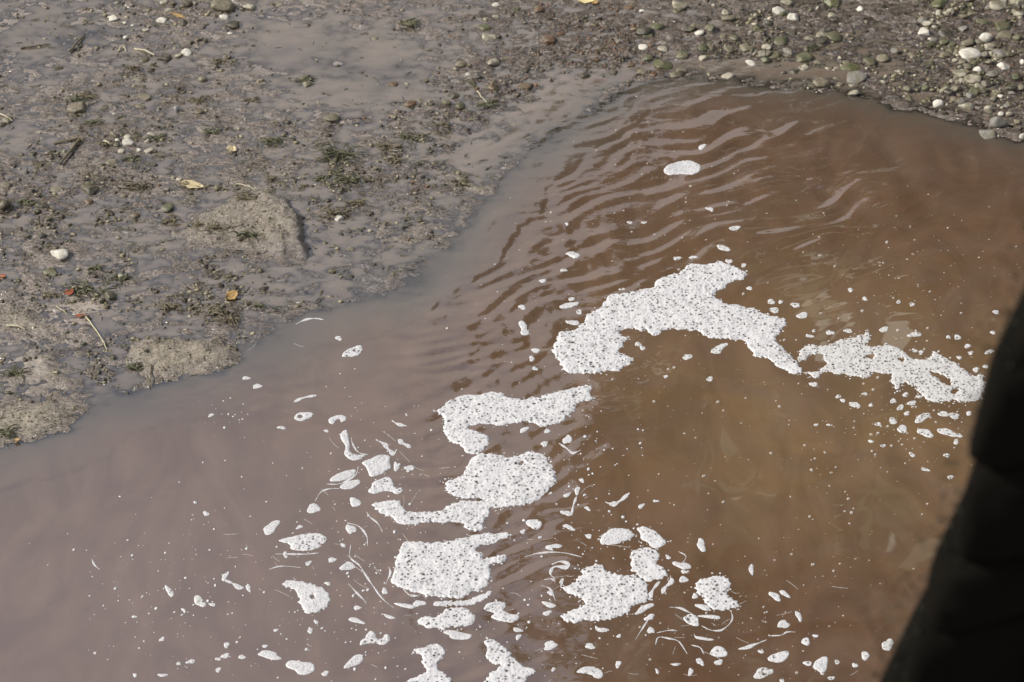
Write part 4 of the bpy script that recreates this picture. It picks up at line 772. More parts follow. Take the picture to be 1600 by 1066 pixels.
for cx, cy, rx, ry, base, n in [(565, 890, 70, 90, 55, 46), (1000, 990, 150, 60, -10, 46), (880, 880, 50, 40, 0, 16), (640, 700, 40, 40, 30, 14), (1180, 990, 60, 50, 30, 18), (480, 860, 60, 50, 10, 12), (430, 520, 60, 14, 0, 8), (900, 780, 60, 30, 0, 8)]:
    for _ in range(int(n * .6)):
        x = random.gauss(cx, rx); y = random.gauss(cy, ry); a = R(base + random.gauss(0, 7)) + 2.2 * float(perlin(np.array(x / 75.), np.array(y / 75.), 77)); L = random.uniform(6, 30); b_ = random.gauss(0, .25)
        pts = [(x + math.cos(a) * L * t - math.sin(a) * L * b_ * (t * t - .25), y + math.sin(a) * L * t * .8 + math.cos(a) * L * b_ * (t * t - .25)) for t in (-.5, -.25, 0, .25, .5)]
        w2 = ribbon(pts, random.uniform(.45, 1.1)); X2, Y2 = P(w2[:, 0], w2[:, 1]); h_ = len(X2) // 2
        Z2 = wave(X2, Y2) + .0012; v = np.stack([X2, Y2, Z2], 1); m_ = np.stack([(X2[:h_] + X2[::-1][:h_]) / 2, (Y2[:h_] + Y2[::-1][:h_]) / 2, Z2[:h_] + .0008], 1)
        v = np.concatenate([v[:h_], m_, v[::-1][:h_]]); f = [(k_ * h_ + j, k_ * h_ + j + 1, (k_ + 1) * h_ + j + 1, (k_ + 1) * h_ + j) for k_ in (0, 1) for j in range(h_ - 1)]
        wisps.append((v, np.array(f)[:, ::-1]))
link('foam_wisps', mesh_np('foam_wisps', *join(wisps), M_wisp), label='hair-thin threads of foam in the eddies', kind='stuff', cat='foam')

# ------------------------------------------------------------------ stones
STONES = [  # x, y, w, h (photo pixels), colour, angular
 (176, 29, 22, 12, 'white', .5), (251, 32, 19, 12, 'white', .6), (195, 36, 8, 5, 'white', .3), (207, 40, 6, 4, 'white', .3), (265, 17, 15, 7, 'pale', .5), (352, 26, 17, 11, 'white', .6), (350, 10, 38, 28, 'tan', .5), (362, 39, 22, 10, 'dark', .3), (228, 47, 12, 6, 'pale', .6), (197, 59, 9, 7, 'white', .4), (360, 52, 9, 6, 'white', .3), (291, 82, 17, 6, 'white', .3), (279, 87, 11, 7, 'pale', .4), (288, 36, 15, 12, 'dark', .4), (224, 94, 17, 10, 'dark', .3), (257, 90, 22, 7, 'dark', .3), (90, 107, 16, 8, 'dark', .2), (217, 125, 18, 10, 'tan', .4), (317, 125, 14, 13, 'tan', .3), (226, 152, 23, 13, 'tan', .4), (122, 170, 32, 16, 'tan', .4), (167, 169, 16, 7, 'dark', .2), (220, 167, 16, 8, 'tan', .2), (9, 187, 20, 13, 'tan', .4), (4, 195, 15, 10, 'dark', .3),
 (202, 223, 20, 17, 'white', .7), (178, 212, 14, 14, 'tan', .6), (200, 214, 14, 6, 'pale', .4), (190, 236, 12, 6, 'pale', .3), (217, 235, 9, 5, 'white', .3), (231, 222, 10, 10, 'pale', .6), (234, 236, 17, 10, 'pale', .5), (238, 210, 15, 9, 'pale', .6), (213, 214, 18, 11, 'dark', .6), (183, 227, 12, 10, 'dark', .5), (175, 254, 20, 11, 'tan', .4), (160, 258, 10, 7, 'dark', .4), (184, 220, 8, 8, 'white', .6), (72, 13, 9, 7, 'rust', .3), (311, 62, 10, 8, 'rust', .4), (300, 67, 10, 8, 'dark', .4), (257, 4, 14, 9, 'pale', .6), (270, 5, 12, 9, 'rust', .5), (292, 5, 16, 12, 'dark', .5), (305, 6, 8, 9, 'pale', .5), (389, 11, 18, 10, 'pale', .6), (378, 14, 14, 9, 'dark', .6),
 (437, 8, 11, 6, 'pale', .4), (775, 7, 14, 6, 'white', .3), (760, 30, 10, 5, 'pale', .4), (776, 26, 13, 6, 'pale', .4), (757, 43, 19, 11, 'olive', .5), (765, 58, 22, 12, 'pale', .8), (779, 58, 9, 11, 'dark', .4), (720, 101, 18, 11, 'tan', .5), (772, 98, 20, 10, 'pale', .6), (732, 116, 10, 6, 'white', .4), (746, 120, 14, 8, 'dark', .4), (516, 184, 27, 14, 'tan', .8), (480, 122, 22, 8, 'olive', .4), (479, 131, 17, 9, 'tan', .5), (641, 162, 19, 8, 'rust', .2), (657, 158, 13, 9, 'tan', .3), (672, 158, 11, 7, 'tan', .3), (699, 161, 17, 12, 'olive', .5), (710, 151, 20, 15, 'dark', .5), (720, 167, 15, 13, 'olive', .5), (772, 137, 18, 9, 'rust', .3), (615, 132, 14, 7, 'rust', .3), (586, 61, 12, 5, 'tan', .3), (480, 165, 5, 6, 'pale', .3), (735, 132, 18, 9, 'dark', .4), (745, 140, 14, 8, 'rust', .4), (638, 36, 20, 6, 'olive', .3),
 (1006, 47, 22, 11, 'dark', .3), (1024, 41, 21, 12, 'olive', .3), (1013, 56, 19, 7, 'olive', .4), (1076, 46, 17, 11, 'dark', .4), (1087, 41, 16, 9, 'tan', .6), (1093, 51, 14, 5, 'white', .3), (1110, 44, 18, 12, 'olive', .5), (1106, 31, 10, 9, 'dark', .4), (1137, 29, 24, 13, 'tan', .7), (1149, 30, 10, 10, 'dark', .4), (1005, 74, 15, 6, 'white', .2), (1036, 77, 18, 6, 'pale', .4), (1012, 91, 20, 9, 'olive', .3), (1037, 101, 28, 15, 'green', .5), (1064, 110, 20, 11, 'tan', .4), (1065, 86, 20, 10, 'olive', .4), (1055, 117, 17, 9, 'tan', .5), (1137, 119, 19, 11, 'pale', .2), (1175, 101, 22, 13, 'white', .6), (1195, 95, 15, 12, 'olive', .6), (1145, 59, 16, 7, 'olive', .4), (1130, 57, 12, 6, 'tan', .4), (1165, 75, 26, 12, 'tan', .5), (1140, 77, 18, 9, 'tan', .4), (1060, 9, 24, 5, 'pale', .4), (1057, 18, 14, 6, 'olive', .4), (860, 62, 22, 9, 'rust', .3), (875, 53, 15, 9, 'rust', .3), (915, 119, 15, 10, 'dark', .4), (821, 110, 13, 9, 'dark', .3), (820, 135, 22, 9, 'rust', .3), (985, 102, 14, 9, 'rust', .4), (960, 114, 13, 9, 'dark', .4), (806, 15, 14, 7, 'olive', .3), (841, 14, 18, 8, 'rust', .3), (991, 45, 14, 7, 'rust', .3), (1003, 17, 8, 4, 'white', .3), (896, 76, 8, 6, 'rust', .4), (985, 10, 18, 6, 'rust', .3), (1003, 113, 16, 8, 'tan', .5), (1020, 116, 12, 8, 'rust', .5), (1098, 108, 14, 8, 'tan', .5),
 (1215, 17, 22, 12, 'white', .4), (1225, 21, 13, 12, 'olive', .4), (1240, 27, 19, 13, 'white', .5), (1344, 14, 13, 10, 'white', .5), (1352, 35, 8, 7, 'pale', .6), (1440, 22, 12, 9, 'pale', .5), (1466, 20, 11, 8, 'white', .4), (1484, 18, 15, 12, 'pale', .4), (1444, 50, 20, 11, 'white', .3), (1454, 61, 9, 5, 'white', .3), (1476, 52, 24, 12, 'dark', .3), (1516, 85, 32, 20, 'white', .15), (1541, 60, 20, 18, 'white', .2), (1512, 67, 20, 14, 'tan', .6), (1560, 84, 27, 14, 'grey', .3), (1567, 41, 32, 21, 'olive', .4), (1570, 56, 26, 10, 'tan', .4), (1559, 8, 26, 11, 'pale', .5), (1590, 21, 18, 8, 'pale', .3), (1501, 114, 25, 12, 'pale', .4), (1527, 109, 18, 14, 'white', .7), (1569, 106, 22, 20, 'white', .4), (1522, 124, 28, 9, 'pale', .4), (1504, 127, 12, 10, 'pale', .5), (1529, 137, 20, 11, 'pale', .3), (1475, 141, 14, 13, 'pale', .5), (1464, 164, 24, 13, 'white', .4), (1510, 166, 22, 14, 'pale', .5), (1560, 191, 25, 22, 'grey', .4), (1545, 172, 14, 14, 'pale', .5), (1564, 150, 10, 7, 'white', .4), (1550, 117, 20, 13, 'grey', .4), (1582, 140, 22, 17, 'dark', .4), (1544, 210, 26, 13, 'grey', .3), (1597, 213, 11, 10, 'white', .5), (1302, 57, 27, 13, 'olive', .4), (1282, 55, 16, 10, 'pale', .5), (1327, 106, 30, 12, 'green', .2), (1360, 97, 22, 13, 'olive', .4), (1380, 90, 20, 9, 'tan', .4), (1337, 122, 33, 15, 'grey', .3), (1286, 131, 28, 16, 'tan', .5), (1254, 89, 28, 15, 'olive', .6), (1207, 86, 22, 12, 'olive', .5), (1256, 106, 16, 10, 'pale', .6), (1220, 65, 24, 13, 'olive', .4), (1265, 61, 15, 9, 'pale', .6), (1225, 117, 12, 13, 'dark', .4), (1300, 4, 24, 8, 'green', .3), (1469, 6, 25, 10, 'green', .3), (1230, 4, 18, 8, 'pale', .5), (1492, 95, 10, 14, 'pale', .5), (1479, 86, 18, 10, 'tan', .4), (1380, 128, 10, 8, 'pale', .5), (1445, 103, 14, 12, 'dark', .4), (1597, 97, 9, 9, 'white', .4), (1577, 179, 11, 9, 'pale', .5), (1563, 178, 10, 7, 'white', .5), (1241, 113, 20, 10, 'dark', .5), (1330, 135, 14, 9, 'pale', .5), (1310, 133, 14, 8, 'tan', .5), (1590, 60, 16, 13, 'olive', .4), (1585, 5, 20, 12, 'pale', .4), (1535, 35, 18, 11, 'olive', .4), (1520, 22, 16, 10, 'tan', .4), (1505, 45, 14, 10, 'grey', .4), (1588, 120, 16, 12, 'olive', .5), (1545, 97, 12, 9, 'pale', .5), (1575, 165, 14, 9, 'grey', .5), (1590, 190, 14, 10, 'tan', .5),
 (94, 397, 32, 22, 'white', .8), (78, 427, 25, 13, 'green', .6), (6, 322, 20, 20, 'dark', .5), (2, 340, 9, 9, 'grey', .4), (157, 281, 18, 13, 'dark', .4), (140, 295, 30, 15, 'dark', .4), (90, 297, 22, 10, 'tan', .2), (66, 322, 20, 14, 'dark', .5), (42, 369, 11, 8, 'dark', .4), (65, 367, 14, 9, 'dark', .5), (59, 347, 11, 7, 'dark', .5), (76, 342, 12, 7, 'olive', .5), (139, 316, 18, 8, 'rust', .3), (210, 337, 16, 10, 'rust', .4), (185, 371, 11, 9, 'tan', .5), (109, 352, 8, 8, 'dark', .4), (261, 296, 10, 7, 'grey', .5), (262, 326, 20, 9, 'olive', .4), (279, 280, 10, 6, 'pale', .4), (170, 462, 20, 16, 'dark', .4), (160, 470, 16, 14, 'dark', .5), (192, 433, 16, 8, 'pale', .5), (139, 426, 8, 9, 'tan', .5), (319, 416, 12, 8, 'dark', .4), (367, 435, 10, 7, 'tan', .4), (375, 375, 10, 9, 'dark', .5), (529, 341, 15, 8, 'white', .3), (549, 389, 10, 5, 'tan', .4), (579, 361, 10, 7, 'pale', .5), (8, 290, 16, 10, 'tan', .4), (50, 240, 12, 7, 'dark', .4), (330, 170, 8, 6, 'grey', .4), (257, 160, 12, 10, 'tan', .6), (311, 175, 14, 6, 'rust', .4),
]
CNAME = {'white': 'white stone', 'pale': 'pale pebble', 'tan': 'muddy tan stone', 'olive': 'olive algae-coated stone', 'green': 'bright green algae stone', 'dark': 'dark wet stone', 'rust': 'rust-brown stone', 'grey': 'grey pebble'}
HAND = {(350, 10): 'big tan-brown rock cut by the top edge, left of centre', (202, 223): 'bright white angular stone topping the heap at upper left', (94, 397): 'lone white angular stone sitting on the left mud', (1516, 85): 'largest white oval pebble, smooth, in the far right gravel',
 (516, 184): 'blocky tan stone alone in the middle mud with a sharp shadow', (1037, 101): 'olive wedge stone at the edge of the shore riffle', (1327, 106): 'long bright algae pebble glossy green at the right shore', (1464, 164): 'lone white pebble at the far right waterline', (1215, 17): 'left one of the paired white stones on the top right', (1240, 27): 'right one of the paired white stones on the top right', (1541, 60): 'round white pebble just above the largest oval one', (78, 427): 'green algae stone below the lone white stone', (529, 341): 'lone white pebble beside the dark gully in mid mud'}
def place_stone(x, y, w_, h_, colr, ang, seed):
    m = mpp(x, y) * (1.14 if x > 1000 else 1.08); W = w_ * m
    sp = 1 / foresh(y)                           # picture height = depth*sin + height*cos
    dep = W * random.uniform(.7, .95); hh = max((h_ * m - dep * sp * .75) / math.cos(math.asin(sp)) , W * .34) * 1.15
    hh = min(hh, W * .95)
    gx, gy = P(x, y, .02)
    for _ in range(2):
        z = ground(float(gx), float(gy)) + hh * .13; gx, gy = P(x, y, z)
    v, f = stone_verts(3 if w_ > 9 else 2, (W, dep, hh), seed, ang, .18)
    me = mesh_np('pebble', v, f, STONE[colr], ang < .5)
    return link('pebble', me, loc=(float(gx), float(gy), z)), float(gx), float(gy)
for i, (x, y, w_, h_, c, ang) in enumerate(STONES):
    o, _, _ = place_stone(x, y, w_, h_, c, ang, 3000 + i)
    o['category'] = 'stone'; o['group'] = 'stones and pebbles on the bank'
    if (x, y) in HAND: o['label'] = HAND[(x, y)]
    else: PEND.append((o, CNAME[c], x, y, BANKMARK))

# loose gravel (past counting): one mesh; its biggest pieces are stones of their own
GT = {'right': [(.36, .32, .24), (.16, .14, .085), (.09, .085, .045), (.22, .195, .105), (.055, .045, .028), (.11, .10, .05), (.27, .24, .14), (.06, .055, .03), (.46, .42, .32)],
      'mid': [(.20, .10, .045), (.13, .08, .045), (.10, .075, .045), (.06, .045, .03), (.18, .15, .10)],
      'left': [(.07, .058, .035), (.11, .09, .055), (.16, .135, .09), (.05, .045, .03), (.14, .09, .05)]}
cand = []
n_try = 130000
qx = RNG.uniform(-60, 1660, n_try); qy = 533 + (RNG.uniform(-1, 1, n_try)) * 560
wgt = gravel_w(qx, qy); X_, Y_ = P(qx, qy); sdq = poly_sdf(X_, Y_, BANK)
ok = (sdq > -.03) & (RNG.uniform(0, 1.25, n_try) < wgt * np.clip(.42 + 2.6 * fbm(X_, Y_ * 1.3, 3.0, 3, 81), .02, 2.2))
for px, py, x, y, g in zip(qx[ok], qy[ok], X_[ok], Y_[ok], wgt[ok]):
    s_ = min(13 if px > 1080 else 9, 1.2 + random.expovariate(1 / (1.3 + (1.9 if px > 1080 else .9) * min(g, 1.2))))
    cand.append((s_, px, py, x, y))
cand.sort(reverse=True); cand = cand[:17000]
gv, gf, gt, n = [], [], [], 0
lib = {k: [stone_verts(k, (1, random.uniform(.55, 1), random.uniform(.4, .8)), 5000 + j, .9, .5) for j in range(24)] for k in (1, 2)}
zs = ground_np(np.array([c[3] for c in cand]), np.array([c[4] for c in cand]))
NTOP = 90
PCOL = {'right': ['pale', 'tan', 'olive', 'grey', 'dark'], 'mid': ['rust', 'tan', 'dark'], 'left': ['dark', 'tan', 'rust']}
for i, (s_, px, py, x, y) in enumerate(cand):
    reg = 'right' if px > 1080 else ('mid' if px > 560 else 'left')
    if i < NTOP:
        c = random.choice(PCOL[reg]); o, _, _ = place_stone(px, py, s_ * 1.15, s_ * .8, c, .4, 8000 + i)
        o['category'] = 'stone'; o['group'] = 'stones and pebbles on the bank'; PEND.append((o, CNAME[c], px, py, BANKMARK)); continue
    k = 2 if s_ > 5 else 1; v, f = random.choice(lib[k]); a = random.uniform(0, 6.28); ca, sa = math.cos(a), math.sin(a)
    d = s_ * mpp(px, py)
    vv = v @ np.array([[ca, sa, 0], [-sa, ca, 0], [0, 0, 1]]) * d + np.array([x, y, zs[i] + d * .08])
    t = np.array(random.choice(GT[reg])) * random.uniform(.75, 1.25)
    gv.append(vv); gf.append(f + n); gt.append(np.repeat(t[None], len(vv), 0)); n += len(vv)
def on_bar(x, y):
    k = np.zeros(len(x), bool)
    for (poly, _, d) in _rw:
        if d >= .5: k |= poly_sdf(x, y, poly) > .01
    return k & (RNG.uniform(0, 1, len(x)) < .85)
# clods of mud, clumped along the edges of the flow
m = 42000; qx = RNG.uniform(-40, 1000, m); qy = RNG.uniform(-20, 690, m); X_, Y_ = P(qx, qy)
rid = 1 - np.abs(fbm(X_, Y_ * 1.3, 2.4, 3, 101)) * 2.6
TR = [(200, 40, 40, 60, 50), (300, 20, 80, 22, 0), (330, 80, 90, 20, 30), (215, 228, 50, 22, 0), (120, 160, 40, 16, 0), (500, 180, 40, 14, 0), (740, 100, 30, 80, 20), (680, 180, 90, 24, -35), (560, 250, 60, 26, 20), (120, 455, 80, 16, 10), (160, 290, 60, 20, 0), (60, 330, 60, 30, 0), (300, 490, 90, 26, -30), (380, 440, 60, 20, 0), (520, 330, 40, 50, 0), (650, 300, 60, 16, 20), (160, 600, 30, 50, -20), (640, 365, 60, 12, 8), (370, 340, 60, 16, 35), (60, 245, 50, 20, 0)]
trl = sum(gauss(qx, qy, a, b, c, d, e) for a, b, c, d, e in TR)
wv = (np.clip(rid, 0, 1) ** 3 + 1.6 * trl * np.clip(.4 + 2.2 * fbm(X_, Y_, 7, 3, 121), 0, 1.5)) * (.25 + gauss(qx, qy, 300, 400, 300, 150) + .8 * gauss(qx, qy, 620, 260, 170, 90) + .7 * gauss(qx, qy, 250, 150, 150, 120) + .5 * gauss(qx, qy, 120, 600, 140, 60)) * (1 - .9 * gauss(qx, qy, 430, 75, 90, 45)) * (1 - .8 * gauss(qx, qy, 590, 130, 90, 50))
k = (poly_sdf(X_, Y_, BANK) > .02) & (RNG.uniform(0, 1, m) < wv * .9) & ~on_bar(X_, Y_)
zc_ = ground_np(X_[k], Y_[k])
for px, xx, yy, zz in zip(qx[k], X_[k], Y_[k], zc_):
    v, f = random.choice(lib[1]); dd = .004 + random.expovariate(1 / .007); dd = min(dd, .03)
    t = np.array(random.choice([(.055, .042, .026), (.12, .10, .055), (.19, .165, .095), (.075, .06, .035), (.27, .235, .145), (.07, .068, .032), (.33, .29, .20)])) * random.uniform(.8, 1.2)
    gv.append(v * np.array([dd, dd, dd * .8]) + np.array([xx, yy, zz + dd * .1])); gf.append(f + n); gt.append(np.repeat(t[None], len(v), 0)); n += len(v)
# crumbs of sand on the bars
for (pts, hh, d), (poly, _, _) in zip(RIDGES, _rw):
    if d < .5: continue
    lo, hi = poly.min(0), poly.max(0); m = int((hi - lo).prod() * 4200 * d)
    x = RNG.uniform(lo[0], hi[0], m); y = RNG.uniform(lo[1], hi[1], m)
    k = (poly_sdf(x, y, poly) > -.015) & (RNG.uniform(0, 1, m) < .25 + 1.1 * (fbm(x, y, 9, 3, 91) + .25)); x, y = x[k], y[k]; z = ground_np(x, y)
    for xx, yy, zz in zip(x, y, z):
        v, f = random.choice(lib[1]); dd = random.uniform(.004, .012)
        t = np.array((.25, .215, .15)) * random.uniform(.6, 1.2)
        gv.append(v * dd + np.array([xx, yy, zz + dd * .15])); gf.append(f + n); gt.append(np.repeat(t[None], len(v), 0)); n += len(v)
link('gravel', mesh_np('gravel', np.concatenate(gv), np.concatenate(gf), M_gravel, False, {'tint': np.concatenate(gt)}), label='loose wet gravel and sand crumbs spread over the mud', kind='stuff', cat='gravel')

# ------------------------------------------------------------------ leaves, stems, weed, pipe
def ground_at(x, y, dz=0.0):
    gx, gy = P(x, y, .02)
    for _ in range(2): z = ground(float(gx), float(gy)); gx, gy = P(x, y, z + dz)
    return np.array([float(gx), float(gy), z + dz])
def leaf_mesh(L, W, mat, curl, seed):
    r = np.random.default_rng(seed); nu, nv = 11, 7; V = []
    for sgn in (0, 1):
        for i in range(nu):
            u = i / (nu - 1); wid = W * .5 * math.sin(math.pi * min(1, u * .96 + .02)) ** .8 * (1 + .1 * math.sin(u * 17))
            for j in range(nv):
                v = j / (nv - 1) * 2 - 1
                z = curl * L * (v * v * .35 + (u - .5) ** 2 * .8) + .01 * L * math.sin(u * 9 + v * 5) - (.0012 if sgn else 0)
                V.append(((u - .5) * L, v * wid, z))
    f = []
    for sgn in (0, 1):
        for i in range(nu - 1):
            for j in range(nv - 1):
                a = sgn * nu * nv + i * nv + j; q = (a, a + nv, a + nv + 1, a + 1); f.append(q if not sgn else q[::-1])
    for i in range(nu - 1):
        for j, flip in ((0, 0), (nv - 1, 1)):
            a = i * nv + j; b = a + nu * nv; q = (a, b, b + nv, a + nv); f.append(q[::-1] if flip else q)
    return mesh_np('fallen_leaf', V, f, mat)
LEAVES = [(108, 457, 15, 8, -25, M_redleaf, .25, 'red leaf lying on the left mud'), (300, 289, 34, 12, 10, M_tanleaf, .12, 'long tan leaf with a ragged edge on the mud'), (916, 2, 22, 9, 5, M_yelleaf, .2, 'yellow leaf with an orange tip on the top edge'),
 (362, 463, 20, 12, -35, M_oraleaf, .35, 'curled orange-brown leaf on the mud above the shoal'), (362, 234, 14, 11, -60, M_tanleaf, .4, 'small folded tan leaf standing on the mud'), (125, 494, 14, 6, -15, M_redleaf, .25, 'thin brown-red leaf beside a pale stem'), (281, 26, 28, 6, 18, M_oraleaf, .15, 'narrow orange leaf between stones near the top edge'), (4, 432, 10, 7, 20, M_redleaf, .3, 'small reddish leaf at the left picture edge'), (26, 688, 9, 5, 0, M_oraleaf, .3, 'small orange leaf by the weed at the left shore'), (930, 4, 8, 7, 60, M_oraleaf, .3, 'orange leaf scrap beside the yellow leaf on top edge'), (288, 286, 12, 7, 0, M_weed, .2, 'small green leaf at the left end of the tan leaf')]
for i, (x, y, L, W, a, mat, curl, lab) in enumerate(LEAVES):
    m = mpp(x, y); p = ground_at(x, y, .008)
    o = link('fallen_leaf', leaf_mesh(L * m * 1.1, W * m * 1.5, mat, curl, i), loc=p, label=lab, cat='leaf', group='fallen leaves on the mud')
    o.rotation_euler = (R(random.uniform(-12, 12)), R(random.uniform(-8, 8)), R(-a * 1.3)); 
    rib = tube([(-L * m * .66, 0, curl * L * m * .24), (0, 0, .0012), (L * m * .5, 0, curl * L * m * .2)], [.0016, .0013, .0006], 5)
    link('leaf_stalk', mesh_np('leaf_stalk', *rib, M_tanleaf), o)
STEMS = [([(125, 217), (110, 236), (94, 256)], 5, M_drytuft, 'thick dead stalk slanting across the left mud'), ([(85, 224), (105, 221), (127, 215)], 4, M_drytuft, 'dead stalk meeting the thick slanting stalk'), ([(210, 76), (226, 80), (241, 86)], 3, M_straw, 'pale curved stem near the upper left stones'), ([(33, 75), (55, 73), (78, 69)], 3.4, M_drytuft, 'weedy stalk flat on the upper left mud'), ([(112, 78), (120, 68), (133, 53)], 4, M_drytuft, 'short dark stalk leaning up at upper left'), ([(134, 495), (150, 516), (160, 532), (167, 547)], 2.4, M_straw, 'pale bent stem between the two lower sand bars'), ([(370, 287), (384, 291), (399, 296)], 2, M_straw, 'thin pale stem right of the tan leaf'), ([(0, 178), (10, 183), (20, 189)], 2.4, M_straw, 'pale stem across the stone at the left edge'), ([(746, 142), (752, 152), (760, 160)], 2.2, M_straw, 'pale stem beside the dark stone cluster'), ([(88, 478), (98, 486), (107, 492)], 1.8, M_straw, 'thin stem trailing from the weed tuft by the red leaf'), ([(236, 570), (236, 590), (234, 603)], 2.6, M_drytuft, 'short stalk standing at the tip of the sand bar'), ([(185, 80), (192, 72), (198, 81)], 2.6, M_straw, 'bent pale stem in a dark tuft at upper left'), ([(395, 470), (402, 473), (410, 478)], 2.2, M_weed, 'green stem by the shoal edge'), ([(10, 508), (25, 510), (40, 515)], 3, M_straw, 'pale stem on the leftmost sand bar'), ([(163, 220), (172, 226), (178, 224)], 3, M_straw, 'pale stem against the white stone heap'), ([(85, 548), (120, 545), (160, 540)], 1.2, M_drytuft, 'thin dark root crossing the mud below the bent stem')]
for i, (pts, wd_, mat, lab) in enumerate(STEMS):
    m = mpp(*pts[0]); path = np.array([ground_at(x, y, .006 + wd_ * m * .3) for x, y in pts])
    path = np.stack([np.interp(np.linspace(0, len(pts) - 1, 9), np.arange(len(pts)), path[:, k]) for k in range(3)], 1); c = path[4].copy()
    path[:, 2] += .004 * np.sin(np.linspace(0, 3.1, 9)); path[:, :2] += RNG.normal(size=(9, 2)) * .0015
    link('stem', mesh_np('stem', *tube(path - c, np.linspace(wd_ * m * .5, wd_ * m * .32, 9), 7), mat), loc=c, label=lab, cat='plant stem', group='dead stems lying on the mud')
def tuft(w_, h_, n, r, flat=.25):
    parts = []
    for _ in range(n):
        a = r.gauss(-.25, .45) + (math.pi if r.random() < .5 else 0) if r.random() < .65 else r.uniform(0, 6.28)
        L = r.uniform(.3, 1) * w_ * .75; st = np.array([r.gauss(0, .2) * w_, r.gauss(0, .2) * w_ * .6, 0])
        up = r.uniform(.05, flat) * L + .003; d = np.array([math.cos(a) * L, math.sin(a) * L * .8, 0]); sd_ = np.array([-d[1], d[0], 0]) * r.gauss(0, .25)
        pth = [st - [0, 0, .004], st + d * .3 + sd_ * .6 + np.array([0, 0, up]), st + d * .7 + sd_ + np.array([0, 0, up * .8]), st + d + np.array([0, 0, up * .15])]
        parts.append(tube(pth, np.array([.9, 1, .7, .25]) * r.uniform(.0016, .0042), 4))
    return join(parts)
TUFTS = [(533, 243, 46, 14, 'w'), (605, 232, 24, 16, 'd'), (637, 215, 24, 12, 'w'), (427, 222, 28, 14, 'w'), (548, 281, 30, 20, 'w'), (526, 272, 14, 13, 'w'), (500, 281, 18, 10, 'w'), (426, 280, 14, 10, 'd'), (85, 463, 18, 22, 'd'), (135, 455, 42, 12, 'w'), (385, 308, 24, 10, 'd'), (385, 367, 30, 14, 'w'), (266, 346, 24, 14, 'd'), (306, 353, 20, 10, 'd'), (337, 358, 26, 9, 'd'), (215, 293, 26, 12, 'd'), (147, 419, 18, 9, 'w'), (22, 583, 28, 13, 'w'), (10, 677, 28, 26, 'w'), (212, 574, 20, 14, 'w'), (207, 106, 16, 12, 'd'), (240, 102, 8, 10, 'w'), (140, 151, 24, 12, 'd'), (144, 192, 18, 8, 'w'), (190, 184, 10, 9, 'w'), (167, 225, 16, 22, 'd'), (330, 207, 20, 13, 'w'), (310, 157, 22, 9, 'd'), (350, 98, 22, 8, 'd'), (392, 158, 16, 9, 'd'), (6, 318, 20, 14, 'w'), (40, 318, 20, 10, 'w'), (192, 436, 20, 10, 'w'), (330, 490, 34, 16, 'd'), (270, 480, 24, 10, 'd'), (640, 37, 22, 7, 'w'), (560, 318, 20, 12, 'd'), (520, 335, 34, 14, 'd'), (720, 285, 16, 6, 'd'), (480, 126, 18, 8, 'w'), (118, 158, 16, 10, 'w'), (760, 165, 22, 8, 'w'), (405, 478, 14, 12, 'w'), (60, 258, 16, 10, 'd'), (360, 500, 24, 10, 'd'), (205, 250, 20, 8, 'w'), (250, 215, 20, 10, 'w'), (620, 250, 18, 10, 'd'), (690, 195, 18, 9, 'd'), (1270, 75, 18, 8, 'w'), (1455, 70, 14, 8, 'w')]
r5 = random.Random(21)
for i, (x, y, w_, h_, k) in enumerate(TUFTS):
    m = mpp(x, y); p = ground_at(x, y, .003)
    o = link('weed_tuft', mesh_np('weed_tuft', *tuft(w_ * m * 1.25, h_ * m, int(9 + w_ * .7), r5, .3), M_weed if k == 'w' else M_drytuft), loc=p, cat='water weed', group='weed tufts stranded on the mud')
    PEND.append((o, 'green weed tuft' if k == 'w' else 'withered brown weed tuft', x, y, BANKMARK))
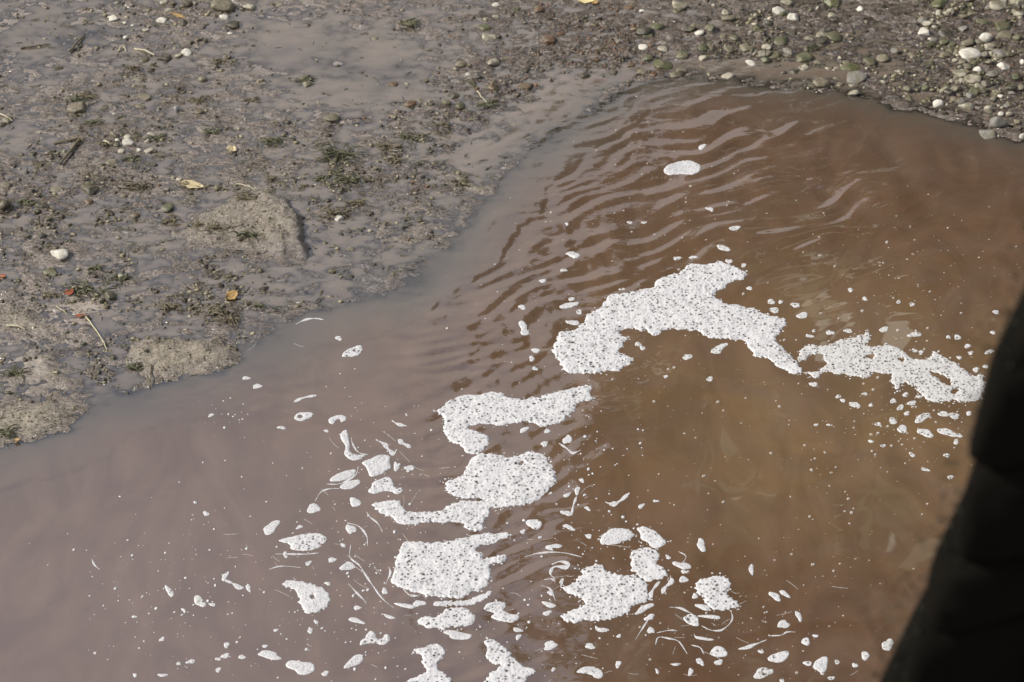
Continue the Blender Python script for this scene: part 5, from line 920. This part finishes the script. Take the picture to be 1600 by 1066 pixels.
# plant litter: fragments too many and small to count
lv, lf, lt, n = [], [], [], 0
NL = 24000; qx = RNG.uniform(-30, 1000, NL); qy = RNG.uniform(-30, 700, NL); X_, Y_ = P(qx, qy)
trail = np.clip(1 - np.abs(fbm(X_, Y_ * 1.3, 2.4, 3, 101)) * 2.6, 0, 1) ** 3
lw = .10 + .5 * gauss(qx, qy, 300, 420, 260, 110) + .45 * gauss(qx, qy, 560, 300, 160, 80) + .3 * gauss(qx, qy, 200, 180, 200, 120) + .4 * gauss(qx, qy, 160, 610, 90, 50) + .25 * gauss(qx, qy, 760, 160, 140, 90)
ok = (poly_sdf(X_, Y_, BANK) > .0) & (RNG.uniform(0, 1, NL) < lw * (.08 + 1.2 * trail))
ok &= ~on_bar(X_, Y_)
Z_ = ground_np(X_, Y_)
for x, y, z in zip(X_[ok], Y_[ok], Z_[ok]):
    a = random.uniform(0, 6.28) if random.random() < .4 else random.gauss(-.3, .5); L = random.uniform(.012, .05); d = np.array([math.cos(a), math.sin(a), 0]) * L * .5
    c = np.array([x, y, z + .004]); v, f = tube([c - d, c + np.array([0, 0, random.uniform(.001, .008)]), c + d + np.array([0, 0, random.uniform(0, .006)])], [.0016, .002, .0010], 3)
    t = np.array(random.choice([(.10, .085, .045), (.06, .05, .03), (.20, .17, .09), (.09, .095, .035), (.05, .04, .025), (.3, .26, .15)]))
    lv.append(v); lf.append(f + n); lt.append(np.repeat(t[None], len(v), 0)); n += len(v)
link('plant_litter', mesh_np('plant_litter', np.concatenate(lv), np.concatenate(lf), M_litter, True, {'tint': np.concatenate(lt)}), label='scraps of twig and grass strewn over the mud', kind='stuff', cat='plant litter')
# short pipe poking out of the mud
m = mpp(276, 170); p = ground_at(276, 170, .012)
pipe = bpy.data.objects.new('pipe_stub', None); col.objects.link(pipe); pipe.location = p
pipe['label'] = 'black hollow pipe stub poking out of the upper left mud'; pipe['category'] = 'pipe'
dv = np.array([.05, -.55, .6]); dv /= np.linalg.norm(dv); q = [(-dv * .05), (-dv * .01), dv * .012]
v1, f1 = tube(q, .0125, 14); v2, f2 = tube([dv * .012, -dv * .02], .0095, 14)
ring = np.array([(i, (i + 1) % 14, 42 + (i + 1) % 14, 42 + i) for i in range(14)]); ring[:, :2] += 28
link('pipe_wall', mesh_np('pipe_wall', np.concatenate([v1, v2]), np.concatenate([f1, f2 + 42, ring]), M_pipegrey), pipe)
bt, bf = tube([-dv * .018, -dv * .022], [.0094, .0001], 14)
link('pipe_bore', mesh_np('pipe_bore', bt, bf, M_pipe), pipe)
flush_labels()
